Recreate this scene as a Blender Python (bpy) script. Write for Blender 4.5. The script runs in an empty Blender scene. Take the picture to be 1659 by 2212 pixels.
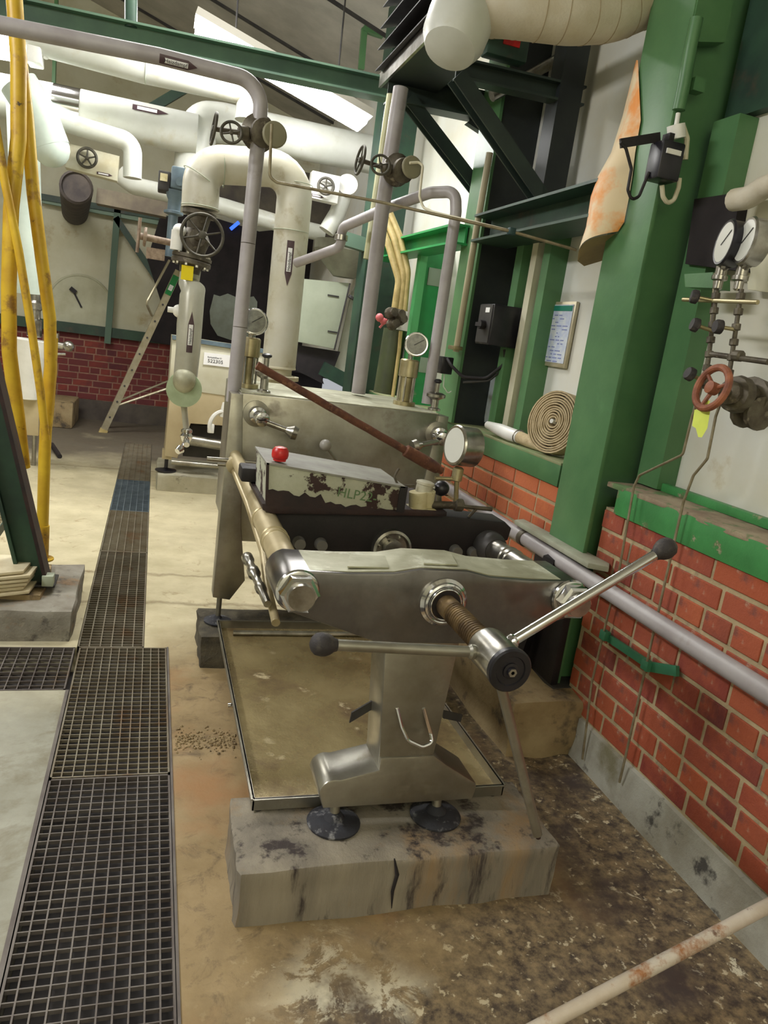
import bpy, bmesh, math, random
from mathutils import Vector, Matrix
random.seed(7)
sc = bpy.context.scene

# ---------------------------------------------------------------- camera, world, lights, exposure
H = 1.5
RIGHT, FWD, UP = Vector(), Vector(), Vector()
def cam_basis(a, b, g):
    ca, sa, cb, sb, cg, sg = math.cos(a), math.sin(a), math.cos(b), math.sin(b), math.cos(g), math.sin(g)
    M = Matrix(((ca, -sa, 0), (sa, ca, 0), (0, 0, 1))) @ Matrix(((1, 0, 0), (0, cb, sb), (0, -sb, cb))) @ Matrix(((cg, 0, sg), (0, 1, 0), (-sg, 0, cg)))
    return M.col[0].copy(), M.col[1].copy(), M.col[2].copy()
RIGHT, FWD, UP = cam_basis(-.3215, .2252, -.139)
EYE = Vector((0, 0, H))
cd = bpy.data.cameras.new('camera'); cam = bpy.data.objects.new('camera', cd)
sc.collection.objects.link(cam)
cd.sensor_fit = 'VERTICAL'; cd.sensor_height = 24; cd.lens = 1600 / 2212 * 24; cd.clip_start = .05
cam.matrix_world = Matrix(((RIGHT.x, UP.x, -FWD.x, EYE.x), (RIGHT.y, UP.y, -FWD.y, EYE.y), (RIGHT.z, UP.z, -FWD.z, EYE.z), (0, 0, 0, 1)))
sc.camera = cam

w = bpy.data.worlds.new('world'); sc.world = w; w.use_nodes = True
w.node_tree.nodes['Background'].inputs[0].default_value = (.92, .95, 1, 1)
w.node_tree.nodes['Background'].inputs[1].default_value = .24

def area(name, loc, rot, sx, sy, power, col=(1, .97, .9)):
    l = bpy.data.lights.new(name, 'AREA'); l.shape = 'RECTANGLE'; l.size = sx; l.size_y = sy; l.energy = power; l.color = col
    o = bpy.data.objects.new(name, l); sc.collection.objects.link(o); o.location = loc; o.rotation_euler = rot
    return o
# fluorescent battens of the same hall, behind and beside the photographer and further down the aisle
area('hall_light_behind', (-.5, -1.6, 3.5), (math.radians(-38), 0, 0), 1.6, .3, 85, (1, .97, .93))
area('hall_light_left', (-2.6, 2.2, 3.3), (0, math.radians(-30), 0), .3, 1.6, 55, (1, .98, .96))
area('hall_light_aisle', (-1.6, 6.4, 3.7), (0, math.radians(-12), 0), 1.6, .4, 60, (1, .98, .94))
area('hall_light_mid', (.3, 4.6, 3.75), (0, math.radians(8), 0), 1.4, .3, 30, (1, .98, .93))
sc.view_settings.view_transform = 'Standard'; sc.view_settings.look = 'None'
sc.view_settings.gamma = 1; sc.view_settings.exposure = .95; sc.view_settings.use_curve_mapping = False

# ---------------------------------------------------------------- points on real planes
def ray(x, y): return RIGHT * ((x - 829.5) / 1600) + FWD - UP * ((y - 1106) / 1600)
def AX(x, y, X): r = ray(x, y); return EYE + r * (X / r.x)
def AY(x, y, Y): r = ray(x, y); return EYE + r * (Y / r.y)
def AZ(x, y, Z): r = ray(x, y); return EYE + r * ((Z - H) / r.z)
V = lambda *a: Vector(a)

# ---------------------------------------------------------------- materials
MATS = {}
def mat(name, c1, c2=None, rough=.5, metal=0, sc_=6., con=(.35, .65), bump=.0, bsc=40., spot=None, spot2=None, rc=None, objrand=None, stretch=None):
    """c1/c2 mixed by noise; spot = (colour, scale, lo, hi[, rough]) blotches on top"""
    m = bpy.data.materials.new(name); m.use_nodes = True; nt = m.node_tree; N = nt.nodes; L = nt.links
    b = N['Principled BSDF']; b.inputs['Roughness'].default_value = rough; b.inputs['Metallic'].default_value = metal
    tc = N.new('ShaderNodeTexCoord'); co = tc.outputs['Object']
    if stretch:
        mp = N.new('ShaderNodeMapping'); mp.inputs['Scale'].default_value = stretch; L.new(co, mp.inputs[0]); co = mp.outputs[0]
    def noise(s, det=5, ro=.6):
        n = N.new('ShaderNodeTexNoise'); n.inputs['Scale'].default_value = s; n.inputs['Detail'].default_value = det
        n.inputs['Roughness'].default_value = ro; L.new(co, n.inputs['Vector']); return n.outputs['Fac']
    def ramp(f, lo, hi):
        r = N.new('ShaderNodeMapRange'); r.inputs['From Min'].default_value = lo; r.inputs['From Max'].default_value = hi
        L.new(f, r.inputs['Value']); return r.outputs['Result']
    def mix(f, a, c):
        x = N.new('ShaderNodeMix'); x.data_type = 'RGBA'
        if isinstance(f, float): x.inputs[0].default_value = f
        else: L.new(f, x.inputs[0])
        for i, q in ((6, a), (7, c)):
            if isinstance(q, tuple): x.inputs[i].default_value = (*q, 1)
            else: L.new(q, x.inputs[i])
        return x.outputs[2]
    col = c1
    if objrand:
        oi = N.new('ShaderNodeObjectInfo'); r = N.new('ShaderNodeValToRGB'); L.new(oi.outputs['Random'], r.inputs[0])
        r.color_ramp.interpolation = 'LINEAR'
        for i, cc in enumerate(objrand):
            if i < 2: e = r.color_ramp.elements[i]; e.position = i / (len(objrand) - 1)
            else: e = r.color_ramp.elements.new(i / (len(objrand) - 1))
            e.color = (*cc, 1)
        r.color_ramp.elements[1].position = 1 / (len(objrand) - 1)
        col = r.outputs[0]
    if c2: col = mix(ramp(noise(sc_), *con), col, c2)
    for s in (spot, spot2):
        if s:
            f = ramp(noise(s[1], 8, .65), s[2], s[3]); col = mix(f, col, s[0])
            if len(s) > 4:
                r_ = N.new('ShaderNodeMix'); L.new(f, r_.inputs[0]); r_.inputs[2].default_value = rough; r_.inputs[3].default_value = s[4]
                L.new(r_.outputs[0], b.inputs['Roughness'])
                if metal:
                    q = N.new('ShaderNodeMath'); q.operation = 'MULTIPLY_ADD'; L.new(f, q.inputs[0]); q.inputs[1].default_value = -metal; q.inputs[2].default_value = metal
                    L.new(q.outputs[0], b.inputs['Metallic'])
    if isinstance(col, tuple): b.inputs['Base Color'].default_value = (*col, 1)
    else: L.new(col, b.inputs['Base Color'])
    if bump:
        bp = N.new('ShaderNodeBump'); bp.inputs['Strength'].default_value = bump; bp.inputs['Distance'].default_value = .01
        L.new(noise(bsc, 6, .7), bp.inputs['Height']); L.new(bp.outputs[0], b.inputs['Normal'])
    MATS[name] = m
    return m
def srgb(r, g, b_):
    f = lambda c: ((c / 255 + .055) / 1.055) ** 2.4 if c > 10 else c / 255 / 12.92
    return (f(r), f(g), f(b_))

steel = mat('stainless', srgb(172, 170, 160), srgb(140, 136, 124), rough=.34, metal=.85, sc_=5, bump=.06, bsc=60, spot=(srgb(116, 106, 88), 7, .56, .75, .5))
steel_beam = mat('stainless_beam', srgb(140, 138, 136), srgb(104, 101, 100), rough=.28, metal=.9, sc_=4, bump=.05, bsc=50, spot=(srgb(84, 78, 76), 5, .5, .72, .4))
steel_top = mat('stainless_dusty', srgb(186, 186, 164), srgb(150, 148, 124), rough=.5, metal=.35, sc_=7, spot=(srgb(214, 216, 200), 10, .55, .7))
chrome = mat('chrome', srgb(214, 214, 216), rough=.13, metal=1)
dullchrome = mat('dull_chrome', srgb(190, 188, 182), srgb(140, 136, 126), rough=.28, metal=.95, sc_=14, bump=.05)
brass = mat('brass_steel', srgb(186, 176, 142), srgb(150, 138, 100), rough=.33, metal=.75, sc_=9)
rodmat = mat('rod_coating', srgb(196, 182, 146), srgb(160, 146, 110), rough=.42, metal=.35, sc_=6, spot=(srgb(120, 100, 70), 6, .6, .8))
screwmat = mat('rusty_thread', srgb(136, 114, 78), srgb(78, 62, 44), rough=.5, metal=.6, sc_=18, con=(.3, .6), bump=.2)
rust = mat('rust', srgb(118, 74, 52), srgb(70, 42, 36), rough=.85, sc_=22, con=(.3, .7), bump=.5, bsc=90, spot=(srgb(150, 108, 80), 30, .58, .72))
rustw = mat('rust_wheel', srgb(160, 98, 68), srgb(112, 62, 44), rough=.6, sc_=25)
black = mat('black_steel', srgb(17, 14, 18), srgb(32, 26, 30), rough=.6, sc_=12, bump=.2)
blackgloss = mat('black_plastic', srgb(34, 32, 40), srgb(20, 20, 26), rough=.35, sc_=20)
knobmat = mat('knob_black', srgb(46, 42, 44), srgb(84, 78, 72), rough=.6, sc_=40, con=(.5, .7), bump=.3, bsc=120)
rubber = mat('rubber_foot', srgb(50, 52, 60), srgb(36, 36, 42), rough=.75, sc_=18, bump=.4, spot=(srgb(128, 128, 130), 26, .56, .68))
whiterust = mat('chipped_white', srgb(184, 186, 168), srgb(164, 166, 146), rough=.6, sc_=10, bump=.25, bsc=60, spot=(srgb(60, 42, 40), 9.5, .54, .57, .85))
blackrust = mat('oily_rust', srgb(32, 23, 27), srgb(54, 33, 32), rough=.6, sc_=14, bump=.3)
greytop = mat('grey_lid', srgb(150, 150, 140), srgb(126, 124, 116), rough=.55, sc_=9, spot=(srgb(96, 84, 78), 14, .62, .7))
red = mat('red_plastic', srgb(208, 36, 34), srgb(170, 26, 28), rough=.35, sc_=30)
green = mat('green_paint', srgb(88, 130, 86), srgb(74, 116, 76), rough=.42, sc_=4, bump=.08, bsc=30, spot=(srgb(92, 138, 92), 5, .6, .8))
greenb = mat('bright_green_paint', srgb(36, 146, 78), srgb(30, 124, 66), rough=.42, sc_=4, spot=(srgb(110, 150, 110), 5, .64, .7))
greend = mat('dark_green_paint', srgb(44, 74, 56), srgb(30, 52, 44), rough=.5, sc_=5, spot=(srgb(70, 60, 48), 6, .58, .75))
greenw = mat('worn_green_paint', srgb(66, 142, 78), srgb(56, 122, 66), rough=.5, sc_=5, bump=.2, spot=(srgb(118, 92, 74), 4, .57, .61, .8), spot2=(srgb(150, 150, 120), 16, .64, .7))
greys = mat('steel_black_green', srgb(24, 30, 34), srgb(38, 44, 42), rough=.55, sc_=6)
pipegrey = mat('grey_pipe_paint', srgb(168, 164, 166), srgb(148, 142, 144), rough=.42, sc_=5, spot=(srgb(126, 116, 106), 9, .6, .8))
insul = mat('white_jacket', srgb(204, 206, 200), srgb(188, 190, 180), rough=.38, sc_=3, bump=.05, bsc=12, spot=(srgb(176, 168, 138), 4, .58, .8))
insul_dirty = mat('stained_jacket', srgb(204, 203, 192), srgb(190, 186, 166), rough=.42, sc_=4, spot=(srgb(150, 134, 92), 7, .56, .78))
wrapmat = mat('wrapped_insulation', srgb(206, 200, 186), srgb(184, 172, 146), rough=.7, sc_=4, bump=.3, bsc=20)
paleblue = mat('pale_pipe', srgb(196, 208, 198), srgb(176, 190, 180), rough=.5, sc_=4)
cream = mat('cream_panel', srgb(206, 204, 182), srgb(192, 188, 160), rough=.6, sc_=2.5, spot=(srgb(166, 148, 104), 2.2, .58, .72))
whitep = mat('white_panel', srgb(214, 216, 210), srgb(206, 202, 184), rough=.5, sc_=1.8, spot=(srgb(176, 160, 124), 3, .64, .78))
greyp = mat('grey_green_panel', srgb(168, 176, 156), srgb(150, 158, 138), rough=.55, sc_=3, spot=(srgb(130, 124, 92), 6, .64, .8))
beigem = mat('beige_machine', srgb(190, 176, 142), srgb(176, 160, 126), rough=.4, metal=.1, sc_=3)
ceilm = mat('grey_roof', srgb(182, 178, 168), srgb(160, 156, 146), rough=.75, sc_=3)
darkv = mat('dark_soot', srgb(30, 26, 28), srgb(44, 38, 40), rough=.9, sc_=5)
darkmet = mat('dark_grey_metal', srgb(70, 68, 66), srgb(52, 50, 52), rough=.55, metal=.3, sc_=7)
valvem = mat('valve_iron', srgb(104, 98, 84), srgb(70, 62, 54), rough=.55, metal=.4, sc_=20, spot=(srgb(140, 132, 116), 24, .58, .7))
wheelm = mat('handwheel_iron', srgb(66, 64, 58), srgb(88, 84, 72), rough=.5, metal=.4, sc_=26)
bluegrey = mat('blue_grey_box', srgb(98, 116, 126), srgb(76, 92, 104), rough=.45, sc_=10)
yellow = mat('yellow_paint', srgb(214, 180, 46), srgb(186, 146, 36), rough=.42, sc_=5, bump=.06, spot=(srgb(140, 104, 44), 7, .56, .66), spot2=(srgb(74, 62, 46), 20, .66, .71))
yellowtag = mat('yellow_tag', srgb(248, 226, 20), rough=.6)
limetag = mat('lime_tag', srgb(226, 240, 110), srgb(212, 226, 96), rough=.6)
hosem = mat('canvas_hose', srgb(206, 188, 152), srgb(178, 158, 122), rough=.9, sc_=30, bump=.3, bsc=150)
hosedark = mat('hose_gap', srgb(120, 100, 76), rough=.9)
orange = mat('orange_stained_sheet', srgb(226, 206, 170), srgb(232, 150, 70), rough=.6, sc_=4.2, con=(.44, .56), spot=(srgb(198, 198, 190), 4, .6, .7))
sheetback = mat('sheet_back', srgb(150, 130, 88), srgb(130, 112, 72), rough=.8, sc_=6)
paper = mat('paper', srgb(232, 232, 232), rough=.6)
posterm = mat('poster_print', srgb(204, 210, 216), srgb(180, 190, 214), rough=.3, sc_=24, con=(.4, .6))
teal = mat('teal_print', srgb(30, 120, 100), rough=.4)
plum = mat('label_plum', srgb(70, 50, 56), rough=.45)
ink = mat('ink', srgb(34, 32, 36), rough=.6)
inkg = mat('ink_grey', srgb(110, 112, 112), rough=.6)
inkgreen = mat('marker_green', srgb(96, 122, 84), rough=.7)
clear = mat('white_plastic', srgb(236, 236, 232), srgb(222, 222, 216), rough=.35, sc_=6)
creampl = mat('cream_enamel', srgb(206, 198, 164), srgb(184, 172, 128), rough=.35, sc_=20, spot=(srgb(120, 100, 70), 30, .62, .72))
alu = mat('aluminium', srgb(200, 192, 168), srgb(176, 166, 136), rough=.4, metal=.5, sc_=10)
conduct = mat('cable_white', srgb(206, 200, 176), rough=.5)
pink = mat('pink_knob', srgb(214, 110, 116), rough=.5)
creampipe = mat('cream_pipe', srgb(206, 186, 128), srgb(170, 150, 96), rough=.5, sc_=12)
gauge_glass = mat('dial', srgb(212, 214, 206), rough=.25)
dialgrey = mat('dial_grey', srgb(128, 130, 118), srgb(100, 100, 92), rough=.2, sc_=30)
whiterod = mat('flaking_white_rod', srgb(206, 198, 184), srgb(190, 176, 156), rough=.6, sc_=10, bump=.2, spot=(srgb(158, 108, 68), 6, .5, .58), spot2=(srgb(120, 96, 80), 14, .62, .68))
grat = mat('galvanised_grating', srgb(132, 126, 110), srgb(112, 100, 82), rough=.55, metal=.35, sc_=7, spot=(srgb(122, 92, 64), 3.5, .56, .7))
gratd = mat('dark_grating', srgb(118, 112, 106), srgb(92, 84, 80), rough=.6, metal=.35, sc_=6, spot=(srgb(110, 92, 72), 4, .6, .72))
gratb = mat('new_grating', srgb(120, 134, 142), srgb(96, 108, 118), rough=.5, metal=.5, sc_=12)
conc = mat('pad_concrete', srgb(150, 146, 134), srgb(122, 116, 104), rough=.85, sc_=8, bump=.7, bsc=30, spot=(srgb(80, 74, 68), 11, .54, .66), spot2=(srgb(150, 118, 82), 5, .58, .72))
conc_drip = mat('dripped_concrete', srgb(150, 142, 126), srgb(112, 106, 96), rough=.85, sc_=7, bump=.8, bsc=22, spot2=(srgb(60, 52, 50), 13, .53, .62), spot=(srgb(152, 126, 92), 4, .54, .7), stretch=(1, 1, .16))
conc_tan = mat('stained_concrete', srgb(158, 140, 104), srgb(132, 112, 78), rough=.8, sc_=7, bump=.6, bsc=28, spot=(srgb(74, 66, 56), 7, .56, .68))
conc_dark = mat('broken_concrete', srgb(96, 90, 74), srgb(64, 60, 52), rough=.95, sc_=14, bump=1, bsc=26)
conc_pale = mat('pale_concrete', srgb(186, 182, 160), srgb(166, 160, 136), rough=.85, sc_=6, bump=.5, bsc=28, spot=(srgb(110, 104, 88), 9, .6, .7))
kerbm = mat('kerb_plaster', srgb(168, 168, 158), srgb(140, 136, 122), rough=.85, sc_=5, bump=.5, bsc=30, spot=(srgb(72, 70, 66), 9, .57, .66), spot2=(srgb(120, 116, 92), 3, .55, .7))
mortar = mat('mortar', srgb(190, 172, 136), srgb(164, 148, 116), rough=.9, sc_=9, bump=.6, bsc=40, spot=(srgb(104, 100, 88), 5, .56, .7))
mortard = mat('mortar_dark', srgb(156, 118, 100), srgb(120, 92, 80), rough=.9, sc_=9)
brickm = mat('brick_red', (.3, .06, .03), srgb(168, 84, 56), rough=.75, sc_=9, con=(.45, .7), bump=.5, bsc=60,
             objrand=[srgb(156, 72, 48), srgb(172, 86, 52), srgb(134, 58, 48), srgb(176, 92, 58), srgb(108, 50, 48), srgb(160, 78, 54)], spot=(srgb(112, 72, 66), 8, .58, .72), spot2=(srgb(186, 150, 128), 12, .64, .74))
bricko = mat('brick_orange', (.3, .06, .03), srgb(196, 110, 66), rough=.75, sc_=9, con=(.45, .7), bump=.4, bsc=60,
             objrand=[srgb(184, 98, 62), srgb(196, 108, 68), srgb(170, 88, 58), srgb(196, 114, 74)])
brickd = mat('brick_dark', (.3, .06, .03), srgb(104, 46, 46), rough=.8, sc_=9, con=(.45, .7), bump=.4, bsc=60,
             objrand=[srgb(122, 50, 44), srgb(100, 42, 44), srgb(134, 58, 46), srgb(88, 40, 46)])
trenchm = mat('channel_dark', srgb(62, 58, 56), srgb(42, 38, 40), rough=.7, sc_=5)
traym = mat('tray_stained_steel', srgb(176, 160, 118), srgb(140, 124, 86), rough=.27, metal=.5, sc_=4, bump=.15, bsc=30, spot=(srgb(96, 76, 48), 4, .5, .66, .5), spot2=(srgb(206, 192, 154), 9, .6, .68))

def emis(name, col, s):
    m = bpy.data.materials.new(name); m.use_nodes = True; nt = m.node_tree; nt.nodes.remove(nt.nodes['Principled BSDF'])
    e = nt.nodes.new('ShaderNodeEmission'); e.inputs[0].default_value = (*col, 1); e.inputs[1].default_value = s
    nt.links.new(e.outputs[0], nt.nodes['Material Output'].inputs[0]); return m
lampm = emis('lamp_diffuser_glow', (1, .99, .97), 26)
lampm2 = emis('second_lamp_glow', (1, .99, .97), 9)
bluem = emis('blue_pilot_light', (.05, .15, 1), .9)

# floor: worn coated concrete; stains are regions of rust water and lost coating
def floor_material():
    m = bpy.data.materials.new('worn_floor'); m.use_nodes = True; nt = m.node_tree; N = nt.nodes; L = nt.links; b = N['Principled BSDF']
    geo = N.new('ShaderNodeNewGeometry'); P = geo.outputs['Position']
    sep = N.new('ShaderNodeSeparateXYZ'); L.new(P, sep.inputs[0])
    def noise(s, det=6, ro=.6, d=0):
        n = N.new('ShaderNodeTexNoise'); n.inputs['Scale'].default_value = s; n.inputs['Detail'].default_value = det; n.inputs['Roughness'].default_value = ro
        n.inputs['Distortion'].default_value = d; L.new(P, n.inputs['Vector']); return n.outputs['Fac']
    def math_(op, a, c, k=None):
        x = N.new('ShaderNodeMath'); x.operation = op
        for i, q in enumerate((a, c, k)):
            if q is None: continue
            if isinstance(q, (int, float)): x.inputs[i].default_value = q
            else: L.new(q, x.inputs[i])
        return x.outputs[0]
    def ramp(f, lo, hi):
        r = N.new('ShaderNodeMapRange'); r.inputs['From Min'].default_value = lo; r.inputs['From Max'].default_value = hi; L.new(f, r.inputs['Value']); return r.outputs['Result']
    def mix(f, a, c):
        x = N.new('ShaderNodeMix'); x.data_type = 'RGBA'; L.new(f, x.inputs[0])
        for i, q in ((6, a), (7, c)):
            if isinstance(q, tuple): x.inputs[i].default_value = (*q, 1)
            else: L.new(q, x.inputs[i])
        return x.outputs[2]
    big = noise(1.3); mid = noise(4.5, 8); fine = noise(26, 8, .7); wob = noise(2.2, 4)
    X = sep.outputs[0]; Y = sep.outputs[1]
    pale = mix(ramp(mid, .35, .65), srgb(204, 194, 160), srgb(184, 174, 140))
    pale = mix(ramp(noise(7, 8, .7, 1.), .58, .7), pale, srgb(158, 140, 104))
    grey = mix(ramp(mid, .3, .7), srgb(166, 166, 152), srgb(136, 134, 118))
    grey = mix(ramp(noise(2.6, 7, .7, .5), .52, .66), grey, srgb(120, 114, 92))
    yw = math_('ADD', Y, math_('MULTIPLY', wob, 1.2)); xw = math_('ADD', X, math_('MULTIPLY', wob, .5))
    # left of the channel, near: greyer, scrubbed
    col = mix(math_('MULTIPLY', ramp(yw, 4.2, 3.2), ramp(X, .0, -.1)), pale, grey)
    # right of the channel, near: rust-water tan
    tan = mix(ramp(mid, .35, .65), srgb(162, 140, 100), srgb(136, 116, 80))
    tan = mix(ramp(noise(11, 8, .75, .5), .52, .68), tan, srgb(104, 86, 60))
    tan = mix(ramp(big, .5, .62), tan, srgb(156, 118, 76))
    col = mix(math_('MULTIPLY', ramp(yw, 4.4, 3.6), ramp(X, .02, .12)), col, tan)
    # front right: coating gone, dark and speckled
    dark = mix(ramp(fine, .38, .62), srgb(66, 57, 50), srgb(142, 124, 94))
    dark = mix(ramp(noise(30, 4, .6), .60, .66), dark, srgb(196, 184, 154))
    dark = mix(ramp(noise(6, 9, .75, .6), .61, .635), dark, srgb(206, 200, 176))
    dark = mix(math_('MULTIPLY', ramp(noise(9, 9, .75, .4), .47, .52), ramp(math_('ADD', math_('ABSOLUTE', math_('SUBTRACT', X, .52), None), math_('ABSOLUTE', math_('SUBTRACT', Y, 1.36), None)), .26, .14)), dark, srgb(210, 204, 180))
    dark = mix(ramp(noise(2.6, 6, .65), .52, .64), dark, srgb(70, 60, 56))
    dm = math_('MAXIMUM', math_('MULTIPLY', ramp(yw, 2.35, 1.9), ramp(xw, .42, .75)), math_('MULTIPLY', ramp(xw, 1.35, 1.6), ramp(yw, 3.9, 3.4)))
    col = mix(dm, col, dark)
    # blotchy darkening towards the far wall
    col = mix(math_('MULTIPLY', ramp(yw, 7.5, 8.6), ramp(big, .15, .4)), col, srgb(98, 90, 76))
    # transverse joints / cracks
    for yj in (3.9, 4.35, 7.3):
        d = math_('ABSOLUTE', math_('SUBTRACT', math_('ADD', Y, math_('MULTIPLY', noise(3 + yj, 4), .12)), yj), None)
        col = mix(math_('MULTIPLY', ramp(d, .03, .0), .6), col, srgb(112, 92, 62))
    L.new(col, b.inputs['Base Color'])
    rr = mix(ramp(mid, .3, .7), (.5, .5, .5), (.8, .8, .8)); L.new(rr, b.inputs['Roughness'])
    bp = N.new('ShaderNodeBump'); bp.inputs['Strength'].default_value = .35; bp.inputs['Distance'].default_value = .01
    L.new(math_('ADD', math_('MULTIPLY', fine, .5), mid), bp.inputs['Height']); L.new(bp.outputs[0], b.inputs['Normal'])
    return m
floorm = floor_material()

# ---------------------------------------------------------------- geometry helpers (all write world coordinates into a bmesh)
def B(): return bmesh.new()
def frame(ax, hint=None):
    z = ax.normalized(); h = Vector(hint) if hint is not None else (V(0, 0, 1) if abs(z.z) < .9 else V(0, 1, 0))
    x = h.cross(z).normalized(); y = z.cross(x); return x, y, z
def box(bm, x0, x1, y0, y1, z0, z1, bev=0):
    v = [bm.verts.new((x, y, z)) for z in (z0, z1) for y in (y0, y1) for x in (x0, x1)]
    fs = [bm.faces.new([v[i] for i in f]) for f in ((0, 2, 3, 1), (4, 5, 7, 6), (0, 1, 5, 4), (1, 3, 7, 5), (3, 2, 6, 7), (2, 0, 4, 6))]
    if bev: bmesh.ops.bevel(bm, geom=list({e for f in fs for e in f.edges}), offset=bev, segments=2, affect='EDGES', profile=.5)
    return bm
def beam(bm, p0, p1, w, h, hint=(0, 0, 1), bev=0):
    x, y, z = frame(p1 - p0, hint)      # w along x (perp to hint), h along hint side
    v = [bm.verts.new(p + x * (sx * w / 2) + y * (sy * h / 2)) for p in (p0, p1) for sy in (-1, 1) for sx in (-1, 1)]
    fs = [bm.faces.new([v[i] for i in f]) for f in ((0, 2, 3, 1), (4, 5, 7, 6), (0, 1, 5, 4), (1, 3, 7, 5), (3, 2, 6, 7), (2, 0, 4, 6))]
    if bev: bmesh.ops.bevel(bm, geom=list({e for f in fs for e in f.edges}), offset=bev, segments=2, affect='EDGES', profile=.5)
    return bm
def ibeam(bm, p0, p1, w, h, t=.012, hint=(0, 0, 1)):
    x, y, z = frame(p1 - p0, hint)
    for s in (-1, 1): beam(bm, p0 + y * s * (h - t) / 2, p1 + y * s * (h - t) / 2, w, t, hint)
    beam(bm, p0, p1, t, h - 2 * t, hint); return bm
def cyl(bm, p0, p1, r0, r1=None, seg=20, caps=True):
    r1 = r0 if r1 is None else r1; x, y, z = frame(p1 - p0)
    rings = [[bm.verts.new(p + (x * math.cos(a) + y * math.sin(a)) * r) for a in [2 * math.pi * i / seg for i in range(seg)]] for p, r in ((p0, r0), (p1, r1))]
    for i in range(seg): bm.faces.new((rings[0][i], rings[0][(i + 1) % seg], rings[1][(i + 1) % seg], rings[1][i]))
    if caps: bm.faces.new(rings[0][::-1]); bm.faces.new(rings[1])
    return bm
def lathe(bm, o, ax, prof, seg=24):
    """prof: (radius, distance along ax) pairs"""
    x, y, z = frame(ax); rings = []
    for r, d in prof:
        rings.append([bm.verts.new(o + z * d + (x * math.cos(a) + y * math.sin(a)) * max(r, 1e-4)) for a in [2 * math.pi * i / seg for i in range(seg)]])
    for a, b_ in zip(rings, rings[1:]):
        for i in range(seg): bm.faces.new((a[i], a[(i + 1) % seg], b_[(i + 1) % seg], b_[i]))
    bm.faces.new(rings[0][::-1]); bm.faces.new(rings[-1]); return bm
def sph(bm, c, r, seg=16, squash=1.):
    return lathe(bm, c, V(0, 0, 1), [(r * math.sin(math.pi * i / 10), -r * squash * math.cos(math.pi * i / 10)) for i in range(11)], seg)
def torus(bm, c, ax, R, r, seg=28, s2=8, a0=0, a1=2 * math.pi):
    x, y, z = frame(ax); full = abs(a1 - a0 - 2 * math.pi) < 1e-6; rings = []
    for i in range(seg + (0 if full else 1)):
        a = a0 + (a1 - a0) * i / seg; d = x * math.cos(a) + y * math.sin(a)
        rings.append([bm.verts.new(c + d * (R + r * math.cos(t)) + z * r * math.sin(t)) for t in [2 * math.pi * j / s2 for j in range(s2)]])
    n = len(rings)
    for i in range(n if full else n - 1):
        a, b_ = rings[i], rings[(i + 1) % n]
        for j in range(s2): bm.faces.new((a[j], b_[j], b_[(j + 1) % s2], a[(j + 1) % s2]))
    return bm
def fillet(pts, R, n=7):
    out = [pts[0]]
    for i in range(1, len(pts) - 1):
        a, p, c = pts[i - 1], pts[i], pts[i + 1]; u = (a - p); v = (c - p); lu, lv = u.length, v.length; u = u / lu; v = v / lv
        ang = u.angle(v)
        if ang > math.pi - .05: out.append(p); continue
        t = min(R / math.tan(ang / 2), lu * .48, lv * .48); rr = t * math.tan(ang / 2)
        A, C = p + u * t, p + v * t; cen = p + (u + v).normalized() * (rr / math.sin(ang / 2))
        for k in range(n + 1):
            q = A.lerp(C, k / n); q = cen + (q - cen).normalized() * rr; out.append(q)
    out.append(pts[-1]); return out
def tube(bm, pts, r, seg=16, R=None, caps=True, n=7):
    if R: pts = fillet(pts, R, n)
    rr = r if isinstance(r, (list, tuple)) else [r] * len(pts)
    tang = []
    for i in range(len(pts)):
        a = pts[max(i - 1, 0)]; c = pts[min(i + 1, len(pts) - 1)]; tang.append((c - a).normalized())
    x, y, z = frame(tang[0]); rings = []
    for i, p in enumerate(pts):
        t = tang[i]; x = (x - t * x.dot(t)).normalized(); y = t.cross(x)
        rings.append([bm.verts.new(p + (x * math.cos(a) + y * math.sin(a)) * rr[i]) for a in [2 * math.pi * k / seg for k in range(seg)]])
    for a, b_ in zip(rings, rings[1:]):
        for i in range(seg): bm.faces.new((a[i], a[(i + 1) % seg], b_[(i + 1) % seg], b_[i]))
    if caps: bm.faces.new(rings[0][::-1]); bm.faces.new(rings[-1])
    return bm
def prism(bm, pts, off, bev=0):
    """closed polygon of 3-D points pushed by off"""
    off = Vector(off); a = [bm.verts.new(p) for p in pts]; c = [bm.verts.new(p + off) for p in pts]; n = len(pts)
    fs = [bm.faces.new(a[::-1]), bm.faces.new(c)] + [bm.faces.new((a[i], a[(i + 1) % n], c[(i + 1) % n], c[i])) for i in range(n)]
    bmesh.ops.recalc_face_normals(bm, faces=fs)
    if bev: bmesh.ops.bevel(bm, geom=list(fs[0].edges) + list(fs[1].edges), offset=bev, segments=2, affect='EDGES', profile=.5)
    return bm
def xz(pts, Y): return [V(x, Y, z) for x, z in pts]
def arc(cx, cz, r, a0, a1, n=8): return [(cx + r * math.cos(math.radians(a0 + (a1 - a0) * i / n)), cz + r * math.sin(math.radians(a0 + (a1 - a0) * i / n))) for i in range(n + 1)]
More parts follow.
